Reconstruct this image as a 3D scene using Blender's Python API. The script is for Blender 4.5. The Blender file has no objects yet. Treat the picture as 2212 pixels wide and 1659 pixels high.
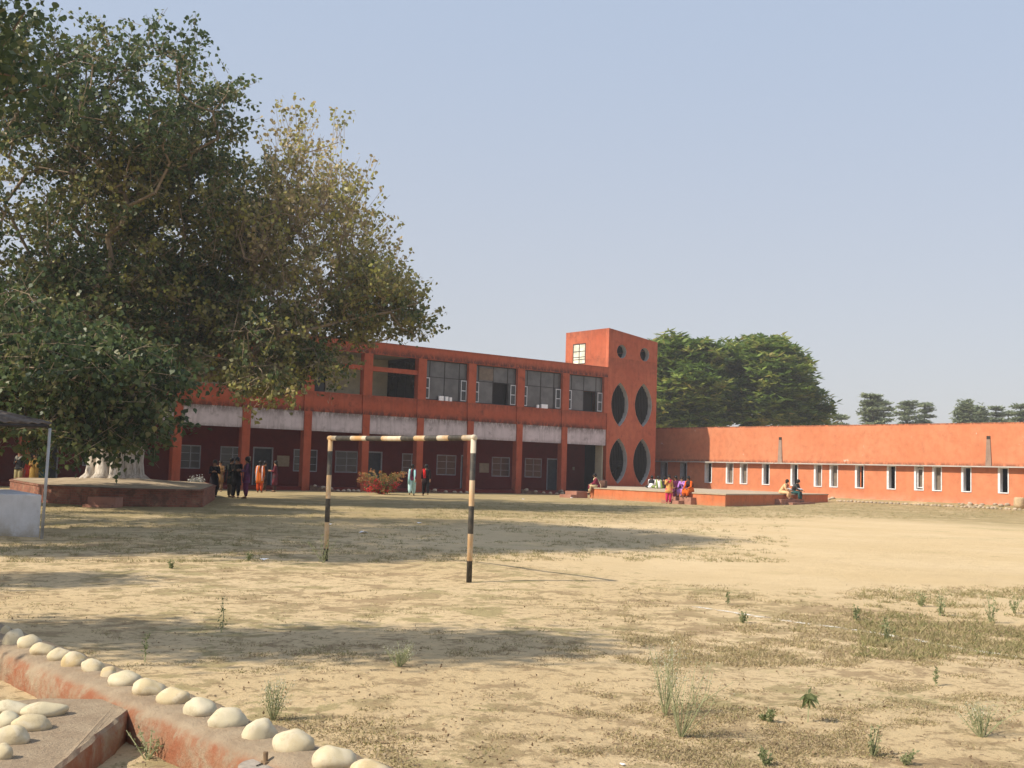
import bpy, bmesh, math, random
import numpy as np
from mathutils import Vector, Matrix, noise as mnoise
PI = math.pi
random.seed(7); RNG = np.random.default_rng(7)
S = bpy.context.scene
COL = S.collection

# ------------------------------------------------------------------ camera, sky, sun, exposure
FPX = 2430.0; IW = 2212.0; IH = 1659.0; CZ = 1.45
fw = np.array([math.cos(math.radians(52)), math.sin(math.radians(52)), 0.0])
rt = np.array([fw[1], -fw[0], 0.0]); up = np.array([0, 0, 1.0])
pitch = math.atan(187/FPX); roll = math.radians(1.72)
F2 = fw*math.cos(pitch)+up*math.sin(pitch); U2 = up*math.cos(pitch)-fw*math.sin(pitch)
R3 = rt*math.cos(roll)+U2*math.sin(roll); U3 = -rt*math.sin(roll)+U2*math.cos(roll)
CAMP = np.array([0, 0, CZ])
cam = bpy.data.objects.new('camera', bpy.data.cameras.new('camera')); COL.objects.link(cam)
cam.data.sensor_width = 36; cam.data.lens = FPX/IW*36; cam.data.clip_end = 6000; cam.data.clip_start = 0.05
cam.matrix_world = Matrix(((R3[0], U3[0], -F2[0], 0), (R3[1], U3[1], -F2[1], 0), (R3[2], U3[2], -F2[2], CZ), (0, 0, 0, 1)))
S.camera = cam

SUN_EL = math.radians(41)
sd = np.array([-0.97*math.cos(SUN_EL), 0.24*math.cos(SUN_EL), math.sin(SUN_EL)])
sun = bpy.data.objects.new('sun', bpy.data.lights.new('sun', 'SUN')); COL.objects.link(sun)
sun.data.energy = 4.7; sun.data.angle = math.radians(0.6); sun.data.color = (1.0, 0.90, 0.74)
sun.rotation_euler = Vector(sd).to_track_quat('Z', 'Y').to_euler()
world = bpy.data.worlds.new('World'); S.world = world; world.use_nodes = True
wn = world.node_tree; wn.nodes.clear()
wo = wn.nodes.new('ShaderNodeOutputWorld'); wb = wn.nodes.new('ShaderNodeBackground'); sk = wn.nodes.new('ShaderNodeTexSky')
sk.sky_type = 'NISHITA'; sk.sun_disc = False; sk.sun_elevation = SUN_EL
sk.sun_rotation = math.atan2(sd[0], sd[1]); sk.air_density = 1.0; sk.dust_density = 2.0; sk.ozone_density = 3.0; sk.altitude = 250
wt = wn.nodes.new('ShaderNodeTexCoord'); wsx = wn.nodes.new('ShaderNodeSeparateXYZ'); wr = wn.nodes.new('ShaderNodeMapRange')
wmx = wn.nodes.new('ShaderNodeMix'); wmx.data_type = 'RGBA'; wh = wn.nodes.new('ShaderNodeMix'); wh.data_type = 'RGBA'
wn.links.new(wt.outputs['Generated'], wsx.inputs[0]); wn.links.new(wsx.outputs[2], wr.inputs[0])      # dusty air over the clear sky, greyer toward the horizon
wr.interpolation_type = 'SMOOTHSTEP'; wr.inputs[1].default_value = -.06; wr.inputs[2].default_value = .46
wn.links.new(wr.outputs[0], wh.inputs[0]); wh.inputs[6].default_value = (4.45, 4.32, 4.30, 1); wh.inputs[7].default_value = (3.45, 4.05, 5.05, 1)
wmx.inputs[0].default_value = .80; wn.links.new(sk.outputs[0], wmx.inputs[6]); wn.links.new(wh.outputs[2], wmx.inputs[7])
wn.links.new(wmx.outputs[2], wb.inputs[0]); wn.links.new(wb.outputs[0], wo.inputs[0]); wb.inputs[1].default_value = 0.120
S.view_settings.view_transform = 'Standard'; S.view_settings.look = 'None'; S.view_settings.exposure = 0.36; S.view_settings.gamma = 1.0
S.render.resolution_x = 1024; S.render.resolution_y = 768
S.render.engine = 'CYCLES'
S.cycles.max_bounces = 6; S.cycles.transparent_max_bounces = 6; S.cycles.volume_bounces = 0

# ------------------------------------------------------------------ image -> place helpers (2212 x 1659 photo pixels)
def ray(x, y):
    d = F2*FPX+R3*(x-IW/2)-U3*(y-IH/2); return d/np.linalg.norm(d)
def PZ(x, y, z=0.0): d = ray(x, y); return CAMP+d*((z-CZ)/d[2])
def PY(x, y, Y): d = ray(x, y); return CAMP+d*(Y/d[1])
def PX(x, y, X): d = ray(x, y); return CAMP+d*(X/d[0])
def cl(l, d, h=0.0): p = rt*l+fw*d; return np.array([p[0], p[1], h])     # lateral, depth, height -> world
def hor(x): return 1016.6+0.03*(x-1106)
z4 = lambda x, y: (403.2+.24738*x, 705.6+.24738*y)
z5 = lambda x, y: (849.7+.26694*x, 705.6+.26694*y)
z6 = lambda x, y: (1368+.24744*x, 705.6+.24744*y)
z7 = lambda x, y: (1656+.2513*x, 792+.2513*y)
z8 = lambda x, y: (.39062*x, 1296+.39062*y)
zt = lambda x, y: (1209.7+x*.22563, 691.2+y*.22563)

def sm(a, b, t):
    t = np.clip((t-a)/(b-a), 0, 1); return t*t*(3-2*t)
WALLX = lambda y: 2.72-(y-4.66)*0.062          # centre line of the low stone-topped wall
def gz(x, y):
    x = np.asarray(x, float); y = np.asarray(y, float)
    z = 0.012*np.clip(x-46, 0, 13)+0.2*sm(59.0, 60.2, x)
    bump = 0.022*np.sin(x*.9+1.3*np.sin(y*.31))*np.sin(y*.7+np.sin(x*.43))+0.012*np.sin(x*2.1+y*1.3)*np.sin(y*1.9-x*.7+1)
    near = sm(34, 25, np.hypot(x, y))
    z = z+bump*near*0.9
    wy = 2.72-(y-4.66)*0.062
    low = (1-sm(-.06, .03, x-wy))*sm(14.5, 13.0, y)
    return z*(1-low)+(-0.165+0.3*bump)*low
def G(x, y):
    z = 0.0
    for _ in range(6):
        p = PZ(x, y, z); z = float(gz(p[0], p[1]))
    return p

# ------------------------------------------------------------------ node material helpers
def new_mat(name):
    m = bpy.data.materials.new(name); m.use_nodes = True
    nt = m.node_tree; nt.nodes.clear()
    out = nt.nodes.new('ShaderNodeOutputMaterial'); b = nt.nodes.new('ShaderNodeBsdfPrincipled')
    nt.links.new(b.outputs[0], out.inputs[0]); b.inputs['Specular IOR Level'].default_value = 0.25
    return m, nt, b, out
def N(nt, t, **kw):
    n = nt.nodes.new(t)
    for k, v in kw.items():
        if k.startswith('_'): setattr(n, k[1:], v)
        else: n.inputs[k.replace('_', ' ')].default_value = v
    return n
def noise(nt, vec, scale, detail=6, rough=.6, dist=0):
    n = N(nt, 'ShaderNodeTexNoise', Scale=scale, Detail=detail, Roughness=rough, Distortion=dist); nt.links.new(vec, n.inputs['Vector']); return n.outputs[0]
def ramp(nt, fac, a, b, va=0.0, vb=1.0):
    n = N(nt, 'ShaderNodeMapRange'); n.interpolation_type = 'SMOOTHSTEP'
    n.inputs[1].default_value = a; n.inputs[2].default_value = b; n.inputs[3].default_value = va; n.inputs[4].default_value = vb
    nt.links.new(fac, n.inputs[0]); return n.outputs[0]
def mixc(nt, fac, a, b):
    n = N(nt, 'ShaderNodeMix'); n.data_type = 'RGBA'
    for s, v in ((6, a), (7, b)):
        if isinstance(v, (tuple, list)): n.inputs[s].default_value = (*v[:3], 1)
        else: nt.links.new(v, n.inputs[s])
    if isinstance(fac, (int, float)): n.inputs[0].default_value = fac
    else: nt.links.new(fac, n.inputs[0])
    return n.outputs[2]
def mth(nt, op, a, b=None):
    n = N(nt, 'ShaderNodeMath'); n.operation = op
    for i, v in enumerate((a, b)):
        if v is None: continue
        if isinstance(v, (int, float)): n.inputs[i].default_value = v
        else: nt.links.new(v, n.inputs[i])
    return n.outputs[0]
def wpos(nt, sx=1, sy=1, sz=1):
    g = N(nt, 'ShaderNodeNewGeometry'); m = N(nt, 'ShaderNodeMapping'); nt.links.new(g.outputs['Position'], m.inputs['Vector'])
    m.inputs['Scale'].default_value = (sx, sy, sz); return m.outputs[0]
def wz(nt):
    g = N(nt, 'ShaderNodeNewGeometry'); s = N(nt, 'ShaderNodeSeparateXYZ'); nt.links.new(g.outputs['Position'], s.inputs[0]); return s.outputs[2]
def bump(nt, b, h, strength, dist=.02):
    n = N(nt, 'ShaderNodeBump', Strength=strength, Distance=dist); nt.links.new(h, n.inputs['Height']); nt.links.new(n.outputs[0], b.inputs['Normal'])
def plain(name, col, rough=.7, var=.15, scale=8, metal=0.0, bmp=.0, spec=.25):
    m, nt, b, o = new_mat(name); v = wpos(nt)
    f = noise(nt, v, scale)
    c = mixc(nt, ramp(nt, f, .3, .7), tuple(x*(1-var) for x in col), tuple(min(1, x*(1+var)) for x in col))
    nt.links.new(c, b.inputs['Base Color']); b.inputs['Roughness'].default_value = rough; b.inputs['Metallic'].default_value = metal
    b.inputs['Specular IOR Level'].default_value = spec
    if bmp: bump(nt, b, noise(nt, v, scale*4), bmp)
    return m
def plaster(name, base, fade, grime=(.085, .035, .026), bands=(), streak=.5, patch=None, grime_amt=.55, base_dirt=None):
    """painted render: tone drift, vertical rain streaks, mildew bands at given heights, flaked patches"""
    m, nt, b, o = new_mat(name)
    p = wpos(nt); st = wpos(nt, 3.0, 3.0, .22); fine = wpos(nt, 1, 1, 1)
    c = mixc(nt, ramp(nt, noise(nt, p, .45, 5), .3, .72), base, fade)
    c = mixc(nt, ramp(nt, noise(nt, p, 2.6, 8, .65), .35, .75, 0, .45), c, tuple(x*.62 for x in base))
    s = ramp(nt, noise(nt, st, 1.5, 7, .7), .47, .68, 0, streak)
    c = mixc(nt, s, c, tuple(x*.55+g*.45 for x, g in zip(base, grime)))
    z = wz(nt)
    for (z0, z1, amt) in bands:                      # mildew strongest at z0, gone at z1
        mask = ramp(nt, z, z0, z1, 1, 0) if z1 > z0 else ramp(nt, z, z1, z0, 0, 1)
        lim = ramp(nt, z, z0-.02, z0, 0, 1) if z1 > z0 else ramp(nt, z, z0, z0+.02, 1, 0)
        nn = ramp(nt, noise(nt, wpos(nt, 2.2, 2.2, 1.0), 2.2, 8, .75), .36, .56)
        k = mth(nt, 'MULTIPLY', mth(nt, 'MULTIPLY', mask, lim), mth(nt, 'MULTIPLY', nn, amt))
        c = mixc(nt, k, c, grime)
    c = mixc(nt, ramp(nt, noise(nt, p, 1.3, 9, .78), .545, .68, 0, grime_amt), c, grime)
    if patch:
        c = mixc(nt, ramp(nt, noise(nt, p, .9, 9, .7, .4), patch[1], patch[1]+.04, 0, .85), c, patch[0])
    if base_dirt:
        k = mth(nt, 'MULTIPLY', ramp(nt, z, base_dirt[1], base_dirt[2], 1, 0), ramp(nt, noise(nt, p, 2.0, 8, .7), .3, .6))
        c = mixc(nt, k, c, base_dirt[0])
    nt.links.new(c, b.inputs['Base Color']); b.inputs['Roughness'].default_value = .92; b.inputs['Specular IOR Level'].default_value = .15
    bump(nt, b, noise(nt, p, 14, 8, .7), .35, .01)
    return m

M = {}
ORANGE = (.50, .125, .052)
M['facade'] = plaster('facade_paint', (.39, .088, .043), (.43, .112, .058), bands=((7.99, 8.45, 1.0), (5.52, 5.0, .5), (4.42, 4.85, .95), (8.72, 8.5, .5)))
M['facade_low'] = plaster('column_paint', (.40, .085, .04), (.44, .105, .05), streak=.3)
M['tower'] = plaster('tower_paint', (.43, .105, .052), (.48, .14, .073), bands=((11.4, 10.6, .35), (9.35, 8.2, .3)), grime_amt=.4)
M['hall'] = plaster('hall_paint', (.57, .195, .095), (.61, .24, .125), bands=((2.5, 2.75, .7), (4.95, 4.82, .8)), streak=.12, grime_amt=.07, patch=((.72, .56, .46), .66), base_dirt=((.66, .30, .20), .1, .9))
M['white_band'] = plaster('whitewashed_band', (.56, .49, .50), (.62, .545, .55), grime=(.16, .13, .12), bands=((4.44, 3.9, .95), (3.3, 3.6, .55)), streak=.75, grime_amt=.45)
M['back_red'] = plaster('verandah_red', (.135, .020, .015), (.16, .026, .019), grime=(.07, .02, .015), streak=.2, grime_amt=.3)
M['cream'] = plaster('cream_plaster', (.56, .50, .36), (.62, .56, .41), grime=(.3, .26, .19), streak=.2, grime_amt=.25)
M['soffit'] = plaster('ceiling_plaster', (.42, .40, .34), (.48, .45, .39), grime=(.25, .22, .18), streak=.1)
M['grey_wall'] = plaster('grey_plaster', (.20, .19, .18), (.24, .23, .21), streak=.1)
M['concrete'] = plaster('raw_concrete', (.42, .39, .36), (.52, .49, .45), grime=(.16, .14, .12), streak=.4, grime_amt=.6)
M['chute'] = plaster('stained_cement', (.28, .19, .145), (.34, .25, .20), grime=(.09, .07, .06), streak=.5, grime_amt=.7)
M['reveal'] = plaster('cement_reveal', (.38, .36, .34), (.50, .48, .46), grime=(.22, .2, .19), streak=.2)
M['stage'] = plaster('stage_paint', (.55, .165, .065), (.60, .21, .10), grime=(.2, .1, .07), streak=.6, grime_amt=.7, base_dirt=((.42, .22, .12), -.1, .35))
M['stage_top'] = plaster('stage_screed', (.44, .36, .26), (.52, .43, .32), streak=.1, grime=(.3, .22, .16))
M['step'] = plaster('step_brick', (.34, .16, .11), (.42, .23, .17), streak=.4)
M['whitewash'] = plaster('kiosk_whitewash', (.60, .60, .62), (.68, .68, .70), grime=(.3, .26, .2), streak=.4, grime_amt=.2, base_dirt=((.36, .30, .21), -.05, .45))
M['frame'] = plain('frame_paint', (.34, .36, .40), .6, .15, 6)
M['frame_dim'] = plain('frame_paint_dim', (.22, .225, .25), .6, .2, 6)
M['frame_white'] = plain('frame_white_paint', (.72, .72, .74), .5, .1, 6)
M['shutter'] = plain('shutter_paint', (.50, .51, .54), .6, .12, 6)
M['mullion'] = plain('dark_steel', (.035, .03, .03), .6, .2, 8)
M['room_shade'] = plain('room_shade', (.018, .015, .015), .95, .2, 2)  # near-black colour stands in for the shade of unlit interiors
M['door'] = plain('door_paint', (.055, .065, .075), .6, .2, 4)
M['board'] = plain('notice_paper', (.36, .30, .21), .9, .15, 5)
M['tanpane'] = plain('tan_board', (.17, .135, .105), .8, .15, 4)
def glass(name, col, rough=.15):
    m, nt, b, o = new_mat(name); v = wpos(nt)
    c = mixc(nt, ramp(nt, noise(nt, v, 1.3, 4), .35, .65), tuple(x*.75 for x in col), tuple(x*1.25 for x in col))
    nt.links.new(c, b.inputs['Base Color']); b.inputs['Roughness'].default_value = rough; b.inputs['Specular IOR Level'].default_value = .5
    bump(nt, b, noise(nt, v, 2.5, 2), .08, .02)
    return m
M['glass'] = glass('dusty_glass', (.10, .10, .10), .3)
M['glass_dark'] = glass('dark_glass', (.03, .032, .034), .2)
M['frost'] = glass('frosted_glass', (.66, .64, .52), .5)
M['pole'] = plain('galvanised_pole', (.42, .42, .42), .5, .15, 5, .3)
M['dark_iron'] = plain('dark_iron', (.04, .035, .03), .7, .2, 5)
M['rust'] = plain('rusty_bolt', (.22, .15, .09), .8, .3, 20)
M['paper'] = plain('white_paper', (.82, .82, .84), .9, .05, 5)

# ground
def ground_mat():
    m, nt, b, o = new_mat('dusty_field')
    p = wpos(nt); g = N(nt, 'ShaderNodeSeparateXYZ'); nt.links.new(p, g.inputs[0]); X, Y = g.outputs[0], g.outputs[1]
    sand = mixc(nt, ramp(nt, noise(nt, p, .25, 6), .3, .7), (.58, .44, .255), (.64, .50, .31))
    sand = mixc(nt, ramp(nt, noise(nt, p, 2.2, 8, .7), .4, .7, 0, .35), sand, (.49, .36, .21))
    sand = mixc(nt, ramp(nt, noise(nt, p, 34, 6, .8), .52, .8, 0, .4), sand, (.34, .24, .14))
    # thatch of dead grass: two patch scales; the bare playing area has little
    px = ramp(nt, X, 9.0, 12.0); far = ramp(nt, X, 40, 46)
    bare = mth(nt, 'MULTIPLY', ramp(nt, X, 10.5, 13.5), ramp(nt, X, 37, 45, 1, 0))
    vy = mth(nt, 'ADD', Y, mth(nt, 'MULTIPLY', X, -.20))
    bare = mth(nt, 'MULTIPLY', bare, ramp(nt, vy, 14, 24, 1, 0))
    thr = mth(nt, 'ADD', noise(nt, p, 2.1, 9, .7, .3), mth(nt, 'MULTIPLY', mth(nt, 'SUBTRACT', noise(nt, p, .22, 3), .5), .35))
    t = mth(nt, 'SUBTRACT', thr, mth(nt, 'MULTIPLY', bare, .16))
    th = ramp(nt, t, .505, .56, 0, .68)
    tcol = mixc(nt, ramp(nt, noise(nt, p, .5, 5), .4, .62), (.29, .205, .12), (.29, .25, .115))
    c = mixc(nt, th, sand, tcol)
    fine = ramp(nt, mth(nt, 'SUBTRACT', noise(nt, wpos(nt, 1, 1, 1), 7.5, 9, .8, .2), mth(nt, 'MULTIPLY', bare, .12)), .51, .60, 0, .7)
    c = mixc(nt, fine, c, (.25, .175, .10))
    # yellow-green sward along the far edge and around the plinth
    sw = mth(nt, 'MULTIPLY', mth(nt, 'MAXIMUM', ramp(nt, X, 34, 43), ramp(nt, vy, 17, 27)), ramp(nt, noise(nt, p, .6, 8, .7), .30, .55, 0, .9))
    sc = mixc(nt, ramp(nt, noise(nt, p, 3.0, 8, .7), .35, .65), (.30, .245, .115), (.36, .27, .15))
    c = mixc(nt, sw, c, sc)
    gr = mth(nt, 'MULTIPLY', ramp(nt, noise(nt, p, .33, 6, .6), .56, .68), ramp(nt, noise(nt, p, 9, 8, .8), .45, .6, 0, .6))
    c = mixc(nt, gr, c, (.17, .19, .07))
    nt.links.new(c, b.inputs['Base Color']); b.inputs['Roughness'].default_value = 1.0; b.inputs['Specular IOR Level'].default_value = .05
    hgt = mth(nt, 'ADD', mth(nt, 'MULTIPLY', noise(nt, p, 3.5, 8, .7), 1.0), mth(nt, 'MULTIPLY', noise(nt, p, 16, 8, .8), .55))
    bump(nt, b, hgt, .8, .05)
    return m
M['ground'] = ground_mat()

# cobbles
def cobble_mat():
    m, nt, b, o = new_mat('river_cobble')
    oi = N(nt, 'ShaderNodeObjectInfo'); p = wpos(nt)
    c = mixc(nt, oi.outputs['Random'], (.54, .40, .20), (.55, .50, .36))
    c = mixc(nt, ramp(nt, noise(nt, p, 9, 6, .6, .8), .45, .6, 0, .6), c, (.60, .53, .40))
    c = mixc(nt, ramp(nt, noise(nt, p, 14, 9, .75), .5, .66, 0, .55), c, (.36, .28, .18))
    nt.links.new(c, b.inputs['Base Color']); b.inputs['Roughness'].default_value = .75
    bump(nt, b, noise(nt, p, 30, 8, .7), .15, .01); return m
M['cobble'] = cobble_mat()
def oldwall_mat():
    m, nt, b, o = new_mat('weathered_red_wall')
    p = wpos(nt); z = wz(nt); g = N(nt, 'ShaderNodeNewGeometry'); s = N(nt, 'ShaderNodeSeparateXYZ'); nt.links.new(g.outputs['Normal'], s.inputs[0])
    grey = mixc(nt, ramp(nt, noise(nt, p, 5, 8, .7), .3, .7), (.30, .225, .155), (.40, .315, .22))
    red = mixc(nt, ramp(nt, noise(nt, p, 7, 8, .7), .3, .7), (.31, .115, .062), (.34, .19, .115))
    red = mixc(nt, ramp(nt, noise(nt, p, 3.4, 9, .75, .3), .42, .62), red, grey)
    side = ramp(nt, s.outputs[2], .55, .92, 1, 0)
    edge = ramp(nt, mth(nt, 'ADD', z, mth(nt, 'MULTIPLY', noise(nt, p, 4, 8, .7), -.12)), -.06, .0, 1, 0)
    c = mixc(nt, mth(nt, 'MULTIPLY', side, edge), grey, red)
    c = mixc(nt, ramp(nt, noise(nt, p, 28, 8, .8), .6, .75, 0, .6), c, (.2, .13, .09))
    nt.links.new(c, b.inputs['Base Color']); b.inputs['Roughness'].default_value = .95; b.inputs['Specular IOR Level'].default_value = .1
    bump(nt, b, mth(nt, 'ADD', noise(nt, p, 9, 9, .75), noise(nt, p, 40, 6, .7)), .7, .03); return m
M['oldwall'] = oldwall_mat()
def brick_mat():
    m, nt, b, o = new_mat('crumbling_brick')
    g = N(nt, 'ShaderNodeNewGeometry'); tc = N(nt, 'ShaderNodeTexCoord')
    sep = N(nt, 'ShaderNodeSeparateXYZ'); nt.links.new(g.outputs['Position'], sep.inputs[0])
    cmb = N(nt, 'ShaderNodeCombineXYZ'); nt.links.new(mth(nt, 'ADD', sep.outputs[0], mth(nt, 'MULTIPLY', sep.outputs[1], -.8)), cmb.inputs[0]); nt.links.new(sep.outputs[2], cmb.inputs[1])
    br = N(nt, 'ShaderNodeTexBrick', Scale=1.0, Mortar_Size=.008, Brick_Width=.23, Row_Height=.075, Color1=(.21, .07, .045, 1), Color2=(.29, .11, .07, 1), Mortar=(.2, .13, .09, 1))
    nt.links.new(cmb.outputs[0], br.inputs['Vector']); p = wpos(nt)
    pl = mixc(nt, ramp(nt, noise(nt, p, 4, 8), .3, .7), (.27, .115, .075), (.33, .20, .13))
    c = mixc(nt, ramp(nt, noise(nt, p, 1.2, 8, .7, .4), .52, .62), br.outputs[0], pl)
    c = mixc(nt, ramp(nt, noise(nt, p, 3.3, 9, .75), .48, .62, 0, .75), c, (.10, .06, .042))
    nt.links.new(c, b.inputs['Base Color']); b.inputs['Roughness'].default_value = .95
    bump(nt, b, noise(nt, p, 12, 8, .7), .6, .02); return m
M['brick'] = brick_mat()
def goal_mat(ax):
    m, nt, b, o = new_mat('striped_goal_paint_'+'xyz'[ax])
    tc = N(nt, 'ShaderNodeTexCoord'); s = N(nt, 'ShaderNodeSeparateXYZ'); nt.links.new(tc.outputs['Object'], s.inputs[0])
    p = wpos(nt)
    a = mth(nt, 'ADD', s.outputs[ax], mth(nt, 'MULTIPLY', mth(nt, 'SUBTRACT', noise(nt, p, 3, 4), .5), .02))
    return m, nt, b, a, p
def stripe_mat(name, ax, edges, rust=.6):
    """edges: heights where black paint switches on/off, first segment is white/rust"""
    m, nt, b, a, p = goal_mat(ax); m.name = name
    k = None
    for i, e in enumerate(edges):
        st = ramp(nt, a, e-.004, e+.004); sg = 1 if i % 2 == 0 else -1
        k = mth(nt, 'MULTIPLY', st, sg) if k is None else mth(nt, 'ADD', k, mth(nt, 'MULTIPLY', st, sg))
    wh = mixc(nt, ramp(nt, noise(nt, wpos(nt, 1, 1, .35), 4, 7, .7), .38, .60, 0, rust), (.58, .51, .40), (.48, .27, .10))
    bk = mixc(nt, ramp(nt, noise(nt, p, 12, 7, .7), .4, .8), (.045, .042, .038), (.13, .11, .085))
    c = mixc(nt, k, wh, bk); nt.links.new(c, b.inputs['Base Color']); b.inputs['Roughness'].default_value = .6
    return m
def bark_mat(name, a, bb, wash=None):
    m, nt, b, o = new_mat(name); p = wpos(nt); st = wpos(nt, 5, 5, .9)
    c = mixc(nt, ramp(nt, noise(nt, st, 2.2, 8, .7), .3, .7), a, bb)
    if wash:
        k = ramp(nt, mth(nt, 'ADD', wz(nt), mth(nt, 'MULTIPLY', noise(nt, p, 2, 6), .35)), wash-.03, wash+.12, 1, 0)
        wc = mixc(nt, ramp(nt, noise(nt, st, 2.5, 8, .75), .38, .66), (.66, .61, .54), (.30, .24, .18))
        c = mixc(nt, k, c, wc)
    nt.links.new(c, b.inputs['Base Color']); b.inputs['Roughness'].default_value = .95
    bump(nt, b, noise(nt, st, 4, 8, .7), .6, .04); return m
M['bark'] = bark_mat('peepal_bark', (.19, .13, .085), (.30, .22, .15), wash=2.35)
M['twig'] = bark_mat('twig_bark', (.24, .18, .12), (.36, .28, .20))
M['bark_far'] = bark_mat('far_bark', (.12, .095, .07), (.18, .14, .10))
def leaf_mat(name, cols, trans=.35, rough=.55):
    m, nt, b, out = new_mat(name)
    at = N(nt, 'ShaderNodeAttribute'); at.attribute_name = 'tint'
    r = N(nt, 'ShaderNodeValToRGB'); nt.links.new(at.outputs['Fac'], r.inputs[0])
    e = r.color_ramp.elements; e[0].position = 0; e[0].color = (*cols[0], 1); e[1].position = 1; e[1].color = (*cols[-1], 1)
    for i, c in enumerate(cols[1:-1]): q = e.new((i+1)/(len(cols)-1)); q.color = (*c, 1)
    nt.links.new(r.outputs[0], b.inputs['Base Color']); b.inputs['Roughness'].default_value = rough; b.inputs['Specular IOR Level'].default_value = .3
    t = N(nt, 'ShaderNodeBsdfTranslucent'); mix = N(nt, 'ShaderNodeMixShader'); mix.inputs[0].default_value = trans
    nt.links.new(r.outputs[0], t.inputs[0]); nt.links.new(b.outputs[0], mix.inputs[1]); nt.links.new(t.outputs[0], mix.inputs[2]); nt.links.new(mix.outputs[0], out.inputs[0])
    return m
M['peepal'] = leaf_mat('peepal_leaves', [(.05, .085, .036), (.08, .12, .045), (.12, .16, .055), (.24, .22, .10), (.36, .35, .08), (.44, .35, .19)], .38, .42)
M['bgleaf'] = leaf_mat('broadleaf', [(.10, .16, .035), (.15, .23, .045), (.24, .31, .065), (.38, .38, .10), (.42, .32, .13)])
M['farleaf'] = leaf_mat('far_leaves', [(.18, .22, .13), (.26, .31, .18), (.36, .40, .24)])  # distance haze is put into these paler, greyer greens
M['weed'] = leaf_mat('weed_leaves', [(.15, .19, .08), (.25, .28, .13), (.40, .40, .24), (.66, .64, .50)], .45)
M['drygrass'] = leaf_mat('dry_grass', [(.20, .21, .08), (.34, .29, .14), (.44, .35, .21), (.32, .24, .15)], .25, .8)
M['weed_stem'] = plain('weed_stems', (.32, .33, .18), .8, .2, 8)
M['litter'] = leaf_mat('dead_leaves', [(.20, .135, .08), (.28, .20, .12), (.40, .31, .20)], .1, .9)
M['bougain'] = leaf_mat('bougainvillea', [(.08, .12, .035), (.18, .20, .06), (.42, .24, .07), (.75, .03, .05)], .4)
M['whitefl'] = leaf_mat('white_flowers', [(.06, .09, .04), (.35, .35, .32), (.6, .6, .58)], .3)
def cloth(name, col, var=.12): return plain(name, col, .85, var, 6, spec=.1)

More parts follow.
